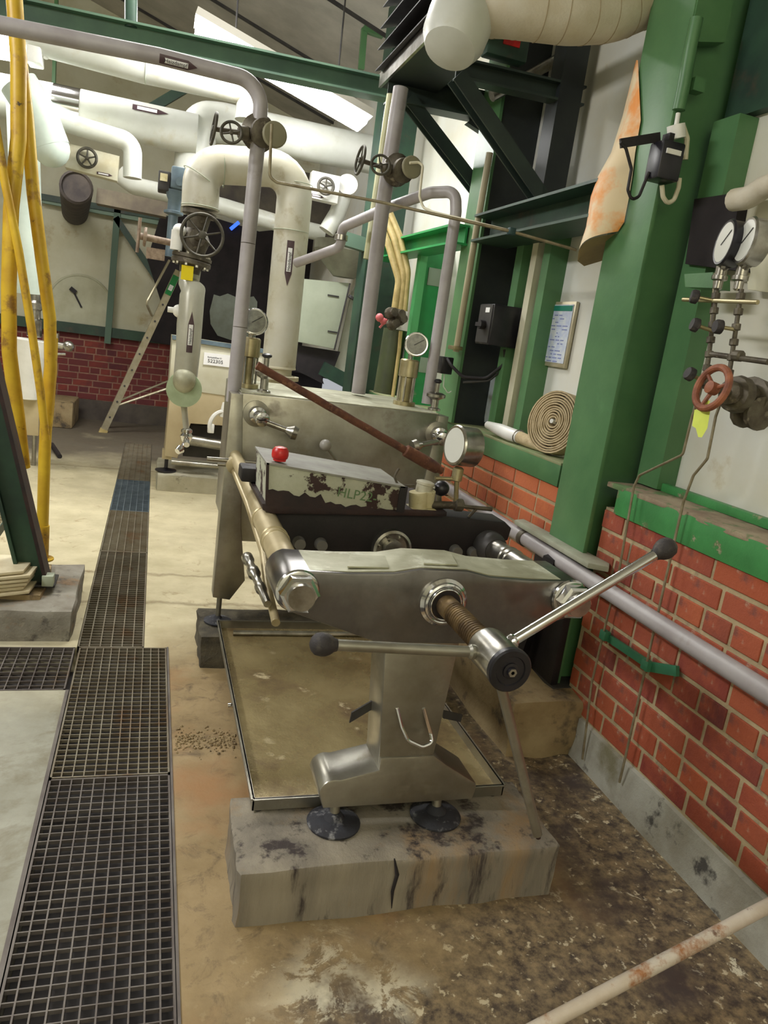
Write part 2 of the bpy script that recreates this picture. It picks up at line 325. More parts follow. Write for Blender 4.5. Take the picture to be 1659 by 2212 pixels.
def wrap(bm, p0, p1, r, face, ang, arrow=.3, a=0., b_=1., n=8, tipatend=True):
    """thin label hugging a pipe p0-p1: pentagon with a point"""
    ax = (p1 - p0); Lg = ax.length; z = ax.normalized(); f = (face - z * face.dot(z)).normalized(); s = z.cross(f); vs = []
    for i in range(n + 1):
        t = -1 + 2 * i / n; th = t * ang; d = f * math.cos(th) + s * math.sin(th)
        e = 1 - arrow * abs(t) if tipatend else 1.
        vs.append((bm.verts.new(p0 + z * Lg * a + d * (r + .0015)), bm.verts.new(p0 + z * Lg * (a + (b_ - a) * e) + d * (r + .0015))))
    for q, w_ in zip(vs, vs[1:]): bm.faces.new((q[0], w_[0], w_[1], q[1]))
    return bm

# ---------------------------------------------------------------- object helpers
OFF = {}
def finish(bm, name, m, off, smooth=True):
    bmesh.ops.remove_doubles(bm, verts=bm.verts, dist=1e-6)
    if smooth:
        for f in bm.faces: f.smooth = True
        for e in bm.edges:
            if len(e.link_faces) == 2 and e.calc_face_angle(0) > .6: e.smooth = False
            elif len(e.link_faces) != 2: e.smooth = False
    me = bpy.data.meshes.new(name); bm.transform(Matrix.Translation(-off)); bm.to_mesh(me); bm.free(); me.materials.append(m); return me
def obj(name, bm, m, parent=None, label=None, smooth=True, loc=None, recalc=True, kind=None):
    if recalc: bmesh.ops.recalc_face_normals(bm, faces=bm.faces)
    if parent is not None: off = OFF[parent.name]
    elif loc is not None: off = Vector(loc)
    else:
        c = [v.co for v in bm.verts]; off = V((min(v.x for v in c) + max(v.x for v in c)) / 2, (min(v.y for v in c) + max(v.y for v in c)) / 2, min(v.z for v in c))
    o = bpy.data.objects.new(name, finish(bm, name, m, off, smooth)); sc.collection.objects.link(o); OFF[o.name] = off
    if parent is None: o.location = off
    else: o.parent = parent
    if label: o['label'] = label
    if kind: o['kind'] = kind
    return o
def tag(o, label, cat, group=None):
    o['label'] = label; o['category'] = cat
    if group: o['group'] = group
    return o
def thing(name, loc, label, cat, group=None):
    o = bpy.data.objects.new(name, None); o.empty_display_size = .1; sc.collection.objects.link(o); o.location = loc; OFF[o.name] = Vector(loc)
    return tag(o, label, cat, group)
def struct(name, bm, m, **k):
    o = obj(name, bm, m, **k); o['kind'] = 'structure'; return o
def text(s, size, origin, xdir, ydir, m, parent, name='lettering', thick=.0006, align='LEFT', squeeze=1.):
    cu = bpy.data.curves.new('txt', 'FONT'); cu.body = s; cu.size = size; cu.extrude = thick; cu.align_x = align; cu.resolution_u = 2
    t = bpy.data.objects.new('txt', cu); sc.collection.objects.link(t); bpy.context.view_layer.update()
    me = bpy.data.meshes.new_from_object(t); sc.collection.objects.unlink(t); bpy.data.objects.remove(t)
    x = Vector(xdir).normalized(); y = Vector(ydir); y = (y - x * y.dot(x)).normalized(); z = x.cross(y); x = x * squeeze
    off = OFF[parent.name]; o_ = Vector(origin) - off
    me.transform(Matrix(((x.x, y.x, z.x, o_.x), (x.y, y.y, z.y, o_.y), (x.z, y.z, z.z, o_.z), (0, 0, 0, 1))))
    me.materials.clear(); me.materials.append(m); me.name = name
    o = bpy.data.objects.new(name, me); sc.collection.objects.link(o); o.parent = parent; OFF[o.name] = off; return o

# ---------------------------------------------------------------- floor, channel, gratings
GX0, GX1 = -.237, .140; FX0, FX1 = -.245, .040; YS = 3.28; YE = 8.75; SY0, SY1 = 2.88, 3.28
bm = B()
xs = [-6, -1.6, FX0, GX0, FX1, GX1, 2.6]; ys = [-2.5, SY0, SY1, YE, 11.5]
vg = {}
def gv(x, y, z=0):
    k = (x, y, z)
    if k not in vg: vg[k] = bm.verts.new(k)
    return vg[k]
for i in range(len(xs) - 1):
    for j in range(len(ys) - 1):
        x0, x1, y0, y1 = xs[i], xs[i + 1], ys[j], ys[j + 1]; xm, ym = (x0 + x1) / 2, (y0 + y1) / 2
        hole = (GX0 < xm < GX1 and ym < YS) or (FX0 < xm < FX1 and YS < ym < YE) or (-1.6 < xm < GX0 and SY0 < ym < SY1)
        if hole:
            bm.faces.new((gv(x0, y0, -.22), gv(x1, y0, -.22), gv(x1, y1, -.22), gv(x0, y1, -.22)))
            continue
        bm.faces.new((gv(x0, y0), gv(x1, y0), gv(x1, y1), gv(x0, y1)))
def isH(xm, ym): return (GX0 < xm < GX1 and ym < YS) or (FX0 < xm < FX1 and YS < ym < YE) or (-1.6 < xm < GX0 and SY0 < ym < SY1)
for i in range(len(xs) - 1):
    for j in range(len(ys) - 1):
        xm, ym = (xs[i] + xs[i + 1]) / 2, (ys[j] + ys[j + 1]) / 2
        if not isH(xm, ym): continue
        for (di, dj, a, c) in ((-1, 0, (xs[i], ys[j]), (xs[i], ys[j + 1])), (1, 0, (xs[i + 1], ys[j]), (xs[i + 1], ys[j + 1])), (0, -1, (xs[i], ys[j]), (xs[i + 1], ys[j])), (0, 1, (xs[i], ys[j + 1]), (xs[i + 1], ys[j + 1]))):
            ii, jj = i + di, j + dj
            if 0 <= ii < len(xs) - 1 and 0 <= jj < len(ys) - 1 and isH((xs[ii] + xs[ii + 1]) / 2, (ys[jj] + ys[jj + 1]) / 2): continue
            bm.faces.new((gv(*a), gv(*c), gv(*c, -.22), gv(*a, -.22)))
fl = struct('floor', bm, floorm, loc=(0, 0, 0), recalc=False, smooth=False)
bm = B(); box(bm, GX0 + .001, GX1 - .001, -2.4, YS - .001, -.25, -.12); box(bm, FX0 + .001, FX1 - .001, YS, YE - .001, -.25, -.12); box(bm, -1.59, GX0, SY0 + .001, SY1 - .001, -.25, -.12)
obj('channel_bed', bm, trenchm, fl)

def grating(x0, x1, y0, y1, m, label, px=.034, py=.033, frm=.006, d=.028, tb=.0040, tc=.0032, z=0., barsY=True):
    t = thing('floor_grating', ((x0 + x1) / 2, (y0 + y1) / 2, z - d), label, 'grating', 'drain gratings along the aisle')
    e = .003; x0 += e; x1 -= e; y0 += e; y1 -= e
    bm = B(); box(bm, x0, x0 + frm, y0, y1, z - d, z + .001); box(bm, x1 - frm, x1, y0, y1, z - d, z + .001); box(bm, x0, x1, y0, y0 + frm, z - d, z + .001); box(bm, x0, x1, y1 - frm, y1, z - d, z + .001)
    obj('frame', bm, m, t)
    bm = B(); n = max(1, round((x1 - x0) / px)); k = max(1, round((y1 - y0) / py))
    for i in range(1, n): x = x0 + (x1 - x0) * i / n; box(bm, x - tb / 2, x + tb / 2, y0, y1, z - d, z)
    obj('bearing_bars', bm, m, t, kind='stuff')
    bm = B()
    for i in range(1, k): y = y0 + (y1 - y0) * i / k; box(bm, x0, x1, y - tc / 2, y + tc / 2, z - .012, z - .001)
    obj('cross_bars', bm, m, t, kind='stuff'); return t
grating(GX0, GX1, 2.28, YS, grat, 'wide rusty-edged grating ending at the side channel, beside the press')
grating(GX0, GX1, 1.25, 2.28, gratd, 'wide dark grating in the near foreground left of the concrete pad')
grating(GX0, GX1, .2, 1.25, gratd, 'nearest wide dark grating, cut off by the bottom edge')
grating(FX0, FX1, 3.28, 4.70, grat, 'narrow brown grating just beyond the wide ones', px=.047, py=.03, tb=.005)
grating(FX0, FX1, 4.70, 5.71, grat, 'narrow pale grating with clogged cells before the bluish one', px=.047, py=.03, tb=.005)
grating(FX0, FX1, 5.71, 6.80, gratb, 'clean bluish galvanised grating in the aisle channel', px=.047, py=.03, tb=.005)
grating(FX0, FX1, 6.80, YE, grat, 'farthest narrow grating, ending near the ladder', px=.047, py=.04, tb=.005)
grating(-1.0, GX0 - .012, SY0, SY1, gratd, 'cross-channel grating at the left below the concrete footing', px=.045, py=.04)
bm = B()   # silt filling of the middle channel
for a, c in ((4.72, 5.70), (6.81, 8.7)): box(bm, FX0 + .012, FX1 - .012, a, c, -.06, -.012)
obj('channel_silt', bm, conc_pale, fl)
bm = B(); box(bm, GX1 - .001, GX1 + .006, .2, YS, -.03, .004); box(bm, GX0 - .012, GX0, .2, SY0, -.03, .002)
obj('channel_edge_angle', bm, gratd, fl, label='rusty steel angle along the channel edge')

# small things lying on the floor beside the channel
def rough_block(x0, x1, y0, y1, z0, z1, m, name, label, amp=.012, taper=.0, seed=1, cuts=7, cat='plinth'):
    rnd = random.Random(seed); bm = B(); box(bm, x0, x1, y0, y1, z0, z1)
    bmesh.ops.subdivide_edges(bm, edges=bm.edges, cuts=cuts, use_grid_fill=True)
    from mathutils import noise as mn
    cx, cy = (x0 + x1) / 2, (y0 + y1) / 2
    for v in bm.verts:
        p = v.co.copy(); n = mn.noise_vector(p * 6 + V(seed, 0, 0)) * amp + mn.noise_vector(p * 21) * amp * .5
        h = (p.z - z0) / (z1 - z0)
        on = (abs(p.x - x0) < 1e-5) + (abs(p.x - x1) < 1e-5) + (abs(p.y - y0) < 1e-5) + (abs(p.y - y1) < 1e-5) + (abs(p.z - z1) < 1e-5)
        q = p + n * (1 if on < 2 else .6)
        if on >= 2: q = q.lerp(V(cx, cy, q.z), .012) - V(0, 0, .012 if abs(p.z - z1) < 1e-5 else 0)
        q.x = cx + (q.x - cx) * (1 + taper * (1 - h)); q.y = cy + (q.y - cy) * (1 + taper * (1 - h))
        if abs(p.z - z0) < 1e-5: q.z = z0
        if abs(p.z - z1) < 1e-5 : q.z = z1 - abs(q.z - z1) * .8
        v.co = q
    o = obj(name, bm, m, smooth=True)
    if label: tag(o, label, cat)
    return o
PL = rough_block(.285, 1.205, 1.585, 1.90, 0, .172, conc_drip, 'concrete_plinth', 'long grey concrete plinth with dripping stains under the front feet of the press', cuts=11)
rough_block(.27, 1.42, 3.07, 3.42, 0, .152, conc_dark, 'concrete_plinth', 'rough broken-edged concrete plinth under the rear feet of the press', amp=.02, seed=4, cuts=11)
rough_block(1.40, 1.80, 2.30, 2.95, 0, .235, conc_tan, 'concrete_footing', 'tan rough concrete footing under the green steel column by the brick wall', amp=.02, seed=3, taper=.05)
rough_block(-1.3, -.275, 3.34, 4.0, 0, .15, conc, 'concrete_footing', 'weathered concrete footing at the left under the dark inclined beam', amp=.012, seed=6)
rough_block(-1.25, -.42, 3.46, 3.9, .135, .175, conc_tan, 'concrete_slab', 'ochre-stained raised cap on the left footing', amp=.01, seed=9, cat='footing')
rough_block(.09, 1.2, 6.45, 7.25, 0, .15, conc_pale, 'concrete_plinth', 'pale concrete plinth under the beige filter cabinet', amp=.008, seed=8)
for i, (x, y, s) in enumerate([(388, 1858, .012), (465, 1520, .012), (1080, 1775, .014)]):
    pass
bm = B(); tube(bm, [AY(852, 1855, 1.575), AY(858, 1890, 1.572), AY(848, 1925, 1.575), AY(846, 1962, 1.578)], [.002, .006, .005, .001], 6); obj('crack', bm, darkv, PL)
# gravel patch at the coating edge
rnd = random.Random(5); bm = B()
for i in range(240):
    p = AZ(rnd.uniform(378, 510), rnd.gauss(1600, 13), 0); r = rnd.uniform(.002, .007)
    lathe(bm, V(p.x, p.y, r * .4), V(rnd.random() - .5, rnd.random() - .5, 1), [(0.2 * r, -r * .6), (r, 0), (.3 * r, r * .6)], 5)
tag(obj('gravel', bm, conc_tan, kind='stuff'), 'brown grit lying in a worn strip of floor beside the grating', 'gravel')

# ---------------------------------------------------------------- right wall: brickwork with sills
WX = 1.70; CH = .0833
def brick_wall(name, x_back, y0, y1, z0, rows, m, mmort, axis='x', first=0, step=.25, seed=0, xw=WX, limit=10**9, blen=.24, top=None):
    """bricks on a plane; axis x: plane x=xw running along y; axis y: plane y=xw running along x (y0,y1 are then x)"""
    bm = B(); zt = z0 + rows * CH
    if axis == 'x': box(bm, xw + .005, x_back, y0, y1, z0 - .02, top or zt)
    else: box(bm, y0, y1, xw + .005, x_back, z0 - .05, top or zt)
    wall = struct(name, bm, mmort, loc=(xw, y0, 0) if axis == 'x' else (y0, xw, 0), smooth=False)
    rnd = random.Random(seed); meshes = {}
    def bmesh_for(L):
        k = round(L, 3)
        if k not in meshes:
            bm = B()
            if axis == 'x': box(bm, 0, .02, 0, k, 0, CH - .015, .003)
            else: box(bm, 0, k, 0, .02, 0, CH - .015, .003)
            meshes[k] = finish(bm, 'brick', m, V(0, 0, 0), False)
        return meshes[k]
    n = 0
    for r in range(rows):
        kind = 'h' if r % 3 == 1 else 's'
        L = (blen - .015) if kind == 's' else .110
        st = L + .015; y = y0 - rnd.choice((.06, .0, .12)) - (.06 if r % 2 else 0)
        while y < y1:
            a, b_ = max(y, y0 + .002), min(y + L, y1 - .002)
            if b_ - a > .03:
                me = bmesh_for(b_ - a if (a != y or b_ != y + L) else L)
                o = bpy.data.objects.new('brick', me); sc.collection.objects.link(o); o.parent = wall
                z = z0 + r * CH + .006 + rnd.uniform(-.0015, .0015)
                if axis == 'x': o.location = (rnd.uniform(-.0015, .0025), a - y0, z)
                else: o.location = (a - y0, rnd.uniform(-.0015, .0025), z)
                OFF[o.name] = V(0, 0, 0); n += 1
            y += st
    return wall
wr = brick_wall('wall_right', 2.05, .55, 2.42, .162, 10, brickm, mortar, seed=2)
wf = brick_wall('wall_right_far', 2.05, 2.78, 6.2, .162, 10, bricko, mortar, seed=5)
wf.name = 'wall_right_rear'
wb = brick_wall('wall_back', 10.55, -4.2, 1.69, .25, 10, brickd, mortard, axis='y', xw=10.3, seed=8)
bm = B(); box(bm, -4.2, 1.69, 10.27, 10.5, 0, .25); struct('wall_back_plinth', bm, mat('sooty_plinth', srgb(92, 84, 74), srgb(68, 60, 56), rough=.9, sc_=4))
# brick return behind the column
bm = B(); box(bm, 1.80, 2.05, 2.42, 2.78, 0, 1.02); struct('wall_pier', bm, mortard, smooth=False)
bm = B(); box(bm, WX + .01, 2.05, -1.5, .55, 0, 1.0); struct('wall_right_near', bm, mortar, smooth=False)
# plaster kerb
bm = B(); pts = [(1.672, 0), (1.678, .05), (1.688, .12), (1.694, .155), (1.72, .165), (1.80, .165), (1.80, 0)]
prism(bm, [V(x, -1.5, z) for x, z in pts], (0, 3.82, 0)); bmesh.ops.subdivide_edges(bm, edges=[e for e in bm.edges if abs((e.verts[0].co - e.verts[1].co).y) > 1], cuts=40)
from mathutils import noise as mnoise
for v in bm.verts:
    if v.co.z > 0: v.co += mnoise.noise_vector(v.co * 5) * .006
    v.co.x += mnoise.noise(v.co * 3) * .008
struct('baseboard_right', bm, kerbm)
bm = B(); box(bm, 1.69, 1.8, 2.95, 6.2, 0, .165); struct('baseboard_rear', bm, kerbm)

# sills
bm = B(); box(bm, 1.690, 1.704, .0, 2.35, .985, 1.085, .002); s = struct('trim_1', bm, greenw)
bm = B(); box(bm, 1.690, 1.96, .0, 2.42, 1.075, 1.095, .004)
bmesh.ops.subdivide_edges(bm, edges=[e for e in bm.edges if abs((e.verts[0].co - e.verts[1].co).y) > 1], cuts=50)
for v in bm.verts: v.co.z += mnoise.noise(v.co * 9) * .006; v.co.x += mnoise.noise(v.co * 13) * .01 if v.co.x < 1.8 else 0
struct('trim_2', bm, mat('sill_plaster', srgb(160, 146, 122), srgb(128, 110, 92), rough=.9, sc_=9, bump=.5, spot=(srgb(92, 118, 76), 6, .54, .6)))
bm = B(); box(bm, 1.84, 1.87, .0, 2.42, 1.095, 1.125, .002); struct('trim_3', bm, greenw)
bm = B(); box(bm, 1.690, 1.704, 2.78, 6.2, .99, 1.085, .002); struct('trim_4', bm, green)
bm = B(); box(bm, 1.690, 1.95, 2.78, 6.2, 1.08, 1.095, .003); struct('trim_5', bm, mat('dusty_green_sill', srgb(120, 142, 96), srgb(150, 146, 112), rough=.7, sc_=9))
# light wall panels behind the sills
bm = B(); box(bm, 1.90, 1.93, -1.5, 2.42, 1.10, 3.9); wp = struct('wall_panel_near', bm, whitep, smooth=False)
bm = B(); box(bm, 1.90, 1.93, 2.70, 10.3, 1.09, 4.2); wq = struct('wall_panel_rear', bm, whitep, smooth=False)
bm = B(); box(bm, 1.893, 1.902, 3.03, 3.036, 1.10, 2.1); box(bm, 1.893, 1.902, 2.9, 2.904, 1.1, 2.1); obj('panel_joint', bm, greyp, wq)
# window posts of the far bay
bm = B(); box(bm, 1.80, 1.90, 3.42, 3.49, 1.09, 2.15); struct('window_post_1', bm, green)
bm = B(); box(bm, 1.80, 1.90, 3.56, 3.62, 1.09, 2.15); struct('window_post_2', bm, cream)
bm = B(); box(bm, 1.80, 1.90, 3.72, 3.80, 1.09, 2.15); struct('window_post_3', bm, green)

# back wall above the brick
bm = B(); box(bm, -4.2, 1.69, 10.22, 10.32, 1.07, 1.19); struct('trim_6', bm, greend)
bm = B(); box(bm, -5.5, 2.3, 10.36, 10.4, 1.1, 5.5); struct('wall_back_upper', bm, cream, smooth=False)
bm = B(); box(bm, -6, 2.3, 10.45, 10.6, 0, 5.5); struct('wall_back_outer', bm, darkv, smooth=False)
bm = B(); box(bm, -6.0, -5.8, -2.5, 10.6, 0, 5.5); struct('wall_left', bm, cream, smooth=False)
bm = B(); box(bm, -6.0, 2.6, -2.6, -2.45, 0, 5.5); struct('wall_front', bm, cream, smooth=False)
# green framing on back wall
def bw(x, y, dy=0): return AY(x, y, 10.22 - dy)
for i, (a, c, wd) in enumerate([((255, 440), (232, 742), .075), ((250, 470), (350, 620), .075), ((60, 420), (360, 472), .07), ((360, 472), (640, 530), .07)]):
    p, q = bw(*a), bw(*c); bm = B(); beam(bm, p, q, .05, wd, hint=(p - q).cross(V(0, 1, 0)))
    struct('wall_frame_%d' % (i + 1), bm, greend if i else mat('frame_grey_green', srgb(84, 108, 92), rough=.6))
# dark opening and torn lining on back wall
def poly_sheet(name, pts, Y, m, th=.02, label=None, cat=None):
    bm = B(); prism(bm, [AY(x, y, Y) for x, y in pts], (0, th, 0)); o = obj(name, bm, m)
    if label: tag(o, label, cat)
    return o
bm = B(); prism(bm, [AY(x, y, 10.18) for x, y in [(318, 560), (350, 660), (318, 735), (760, 830), (760, 480), (560, 500), (430, 460), (345, 470), (330, 520)]], (0, .03, 0)); struct('wall_opening', bm, darkv)
rag = [(462, 636), (475, 640), (492, 634), (520, 646), (548, 640), (556, 652), (552, 740), (500, 735), (470, 725), (455, 700), (453, 672)]
poly_sheet('torn_lining', rag, 10.155, mat('torn_lining_mat', srgb(148, 156, 146), srgb(130, 136, 124), rough=.8, sc_=6), .02, 'torn pale grey lining hanging in the dark opening of the back wall', 'lining')
# round hatch on back wall
c0 = AY(174, 662, 10.3); c0.y = 10.36
bm = B(); cyl(bm, V(c0.x, 10.37, c0.z), V(c0.x, 10.335, c0.z), .37, seg=40); torus(bm, V(c0.x, 10.34, c0.z), V(0, 1, 0), .375, .014, 40)
h_ = tag(obj('round_hatch', bm, mat('hatch_cream', srgb(196, 196, 172), srgb(176, 174, 146), rough=.6, sc_=4)), 'large round cream hatch set in the back wall left of the ladder', 'hatch')
bm = B(); beam(bm, AY(158, 628, 10.32), AY(176, 664, 10.32), .02, .02); beam(bm, AY(152, 622, 10.32), AY(164, 632, 10.32), .05, .05); obj('latch', bm, black, h_)

# ---------------------------------------------------------------- roof
def roofz(x): return 4.5 - .30 * (x - .17)
bm = B(); prism(bm, [V(-6, -2.6, roofz(-6)), V(2.4, -2.6, roofz(2.4)), V(2.4, -2.6, roofz(2.4) + .1), V(-6, -2.6, roofz(-6) + .1)], (0, 13.3, 0))
ce = struct('ceiling', bm, ceilm, smooth=False)
bm = B()
for i in range(9):
    y = -1.5 + i * 1.4
    beam(bm, V(-6, y, roofz(-6) - .012), V(2.3, y, roofz(2.3) - .012), .03, .025)
obj('seam_rib', bm, darkmet, ce, kind='stuff')

# ---------------------------------------------------------------- near green column (wide flange)
t = thing('steel_column', (1.80, 2.58, .2), 'big green wide-flange steel column standing before the brick wall, nearest one', 'column')
bm = B(); box(bm, 1.655, 1.673, 2.44, 2.71, .225, 4.0, .002); obj('flange', bm, green, t)
bm = B(); box(bm, 1.925, 1.943, 2.44, 2.71, .225, 4.0, .002); obj('flange', bm, green, t)
bm = B(); box(bm, 1.67, 1.928, 2.50, 2.514, .225, 4.0); obj('web', bm, green, t)
bm = B(); box(bm, 1.62, 1.97, 2.40, 2.75, .215, .235, .003); obj('base_plate', bm, darkmet, t)
bm = B(); z_ = 2.62; prism(bm, [V(1.66, 2.435, z_), V(1.80, 2.435, z_ + .03), V(1.80, 2.435, z_ + .9), V(1.66, 2.435, z_ + .9)], (0, .05, 0)); obj('stiffener', bm, green, t)
bm = B(); box(bm, 1.615, 1.65, 2.42, 2.73, .236, .74, .004); obj('foot_shade', bm, black, t)  # black slab added before the flange to imitate shade on the column foot
# grey cover board lying against column foot
bm = B(); prism(bm, [V(1.60, 2.93, .775), V(1.66, 2.96, .775), V(1.70, 2.32, .775), V(1.665, 2.27, .775), V(1.60, 2.31, .775)], (0, 0, .022), .004)
tag(obj('cover_board', bm, mat('grey_board', srgb(164, 168, 150), srgb(140, 140, 122), rough=.7, sc_=9)), 'thin grey cover board lying behind the wall pipe at the foot of the green column', 'board')
# dark angle post of the footing
bm = B(); beam(bm, V(1.56, 2.62, .23), V(1.60, 2.56, .74), .07, .05); tag(obj('pipe_support_post', bm, black), 'short black post on the footing carrying the wall pipe', 'post')
bm = B(); ibeam(bm, V(1.44, 2.75, .30), V(1.64, 2.72, .34), .10, .10, .01); beam(bm, V(1.47, 2.7, .235), V(1.47, 2.7, .30), .06, .06); tag(obj('footing_bracket', bm, greend), 'dark green steel bracket lying on the tan footing behind the spindle', 'bracket')

# ---------------------------------------------------------------- wall pipe and capillary tubes
t = thing('wall_pipe', (1.62, 2.5, .70), 'light grey painted pipe running along the brick wall', 'pipe')
bm = B(); tube(bm, [V(1.62, .3, .722), V(1.62, 1.25, .725), V(1.62, 2.9, .735), V(1.62, 5.6, .76)], .031, 20); obj('pipe_run', bm, pipegrey, t)
bm = B(); lathe(bm, V(1.62, 2.83, .734), V(0, 1, 0), [(.031, 0), (.036, .004), (.036, .035), (.031, .04)], 20); obj('coupling', bm, valvem, t)
for y in (3.8, 5.2):
    bm = B(); torus(bm, V(1.62, y, .735 if y > 2.3 else .728), V(0, 1, 0), .033, .004, 20, 6); beam(bm, V(1.65, y, .73), V(1.71, y, .73), .02, .012); obj('clamp', bm, valvem, t)
ta = [(1545, 590), (1531, 760), (1512, 850), (1495, 900), (1475, 982), (1381, 1027), (1369, 1052), (1338, 1230), (1306, 1357), (1278, 1476), (1258, 1640)]
tb_ = [(1606, 590), (1580, 780), (1560, 860), (1546, 900), (1528, 991), (1498, 1027), (1476, 1085), (1441, 1238), (1405, 1397), (1350, 1639), (1338, 1690)]
tubem = mat('capillary_grey', srgb(150, 142, 118), srgb(120, 108, 84), rough=.5, metal=.4, sc_=20)
for pts, lb in ((ta, 'thin capillary tube on the brick wall, left one of the pair, kinked at the sill'), (tb_, 'thin capillary tube on the brick wall, right one, running to the floor kerb')):
    bm = B(); tube(bm, [AX(x, y, 1.665 - (.0 if i < 7 else .0)) for i, (x, y) in enumerate(pts)], .0045, 8, .02); tag(obj('capillary_tube', bm, tubem), lb, 'tube')
bm = B(); p, q = AX(1300, 1368, 1.685), AX(1402, 1436, 1.685); beam(bm, p, q, .012, .028)
for c_ in ((1306, 1372), (1397, 1437)):
    p = AX(*c_, 1.672); box(bm, p.x - .012, p.x + .014, p.y - .018, p.y + .018, p.z - .018, p.z + .018, .003)
p, q = AX(1405, 1440, 1.685), AX(1464, 1450, 1.685); beam(bm, p, q, .014, .034)
tag(obj('tube_bracket', bm, mat('teal_green', srgb(44, 110, 84), srgb(60, 130, 96), rough=.5)), 'green bracket clamping the two thin tubes to the bricks below the wall pipe', 'bracket')

# ---------------------------------------------------------------- THE PRESS
PR = thing('filter_press', (.75, 2.4, .17), 'large stainless plate filter press with spindle and tie rods on concrete plinths', 'machine')
# front beam
half = [(.60, .737)] + arc(.372, .874, .056, 250, 105, 9) + [(.50, .925), (.62, .930), (.69, .944)]
full = half + [(1.51 - x, z) for x, z in reversed(half)]
bm = B(); prism(bm, xz(full, 1.70), (0, .185, 0), .006); fb = obj('front_beam', bm, steel_beam, PR, label='dark polished stainless cross beam')
bm = B()
for a, c, d in (((690, 1228), (872, 1210), 0), ((880, 1222), (1005, 1224), 0)): pass
tops = [(.40, .9262), (.50, .9265), (.62, .9315), (.69, .9455), (.82, .9455), (.89, .9315), (1.01, .9265), (1.11, .9262)]
prism(bm, [V(x, 1.712, z + .001) for x, z in tops] + [V(x, 1.712, z - .004) for x, z in reversed(tops)], (0, .165, 0)); obj('dusty_top', bm, steel_top, fb, label='dusty pale top face')
bm = B()
for (x0, x1, z0) in ((.50, .61, .930), (.705, .80, .9465)):
    bm = B(); prism(bm, [V(x0, 1.73, z0 + .001), V(x1, 1.73, z0 + .002), V(x1 + .02, 1.83, z0 + .002), V(x0 + .03, 1.83, z0 + .001)], (0, 0, .004)); obj('type_plate', bm, steel_top, fb, label='blank metal plate lying on the beam top')
# spindle bearing on beam
sx, sz = .762, .858
bm = B(); lathe(bm, V(sx, 1.70, sz), V(0, -1, 0), [(.066, 0), (.066, .008), (.058, .014), (.052, .014), (.052, .006)], 36); torus(bm, V(sx, 1.683, sz), V(0, 1, 0), .052, .006, 36)
torus(bm, V(sx, 1.676, sz), V(0, 1, 0), .042, .005, 36); obj('bearing_ring', bm, chrome, PR)
bm = B(); cyl(bm, V(sx, 1.702, sz), V(sx, 1.672, sz), .046, seg=30); obj('bearing_seal', bm, black, PR)
# screw
bm = B(); prof = [(.029, 0), (.029, .07)]; y = .07
while y < .27: prof += [(.030, y), (.030, y + .0035), (.0255, y + .0055), (.0255, y + .0085)]; y += .0105
prof += [(.029, .275)]
lathe(bm, V(sx, 1.69, sz), V(0, -1, 0), prof, 24); obj('spindle_screw', bm, screwmat, PR)
# hub
bm = B(); lathe(bm, V(sx, 1.425, sz), V(0, -1, 0), [(.034, 0), (.0455, .004), (.0475, .012), (.0475, .110), (.0455, .116)], 32); hub = obj('hub', bm, dullchrome, PR)
bm = B(); lathe(bm, V(sx, 1.311, sz), V(0, -1, 0), [(.046, 0), (.050, .003), (.050, .014), (.046, .018), (.034, .018), (.032, .015), (.018, .015), (.018, .019), (.012, .020), (.011, .026), (.004, .027)], 32); obj('hub_cap', bm, blackgloss, hub)
bm = B(); lathe(bm, V(sx, 1.292, sz), V(0, -1, 0), [(.010, 0), (.010, .008)], 6); obj('centre_bolt', bm, dullchrome, hub)
hy = 1.385
for (dx, dz, L_, knob) in ((.83, .555, .455, 1), (-1, .045, .375, 1), (.40, -.915, .53, 0)):
    d = V(dx, 0, dz).normalized(); c = V(sx, hy, sz)
    bm = B(); lathe(bm, c, d, [(.012, .035), (.017, .047), (.017, .056), (.012, .062)], 16); cyl(bm, c + d * .05, c + d * L_, .0122, seg=16); hb = obj('handle_bar', bm, chrome if dx > .5 else steel, PR)
    if knob:
        bm = B(); lathe(bm, c + d * L_, d, [(.013, -.012), (.015, -.006), (.0205, .002), (.0245, .012), (.0252, .022), (.0225, .034), (.015, .042), (.005, .046)], 18); obj('ball_knob', bm, knobmat, hb)
    else:
        bm = B(); cyl(bm, c + d * L_, c + d * (L_ + .012), .006); obj('threaded_tip', bm, blackrust, hb)
# column and foot
bm = B(); prism(bm, xz([(.622, .74), (.655, .36), (.812, .36), (.835, .74)], 1.705), (0, .13, 0), .008); obj('column', bm, steel, PR)
foot = [(.512, .252), (.955, .252)] + arc(.940, .290, .022, -20, 70, 3) + [(.850, .372), (.812, .40), (.655, .40), (.655, .362), (.55, .338)] + arc(.535, .300, .040, 95, 180, 6)
bm = B(); prism(bm, xz(foot, 1.700), (0, .14, 0), .006); obj('foot_base', bm, steel, PR)
for fx in (.560, .868):
    bm = B(); lathe(bm, V(fx, 1.745, .172), V(0, 0, 1), [(.075, 0), (.076, .006), (.066, .014), (.030, .019), (.022, .030), (.014, .036)], 28); f_ = obj('levelling_foot', bm, rubber, PR)
    bm = B(); cyl(bm, V(fx, 1.745, .195), V(fx, 1.76, .256), .0145); obj('stem', bm, steel, f_)
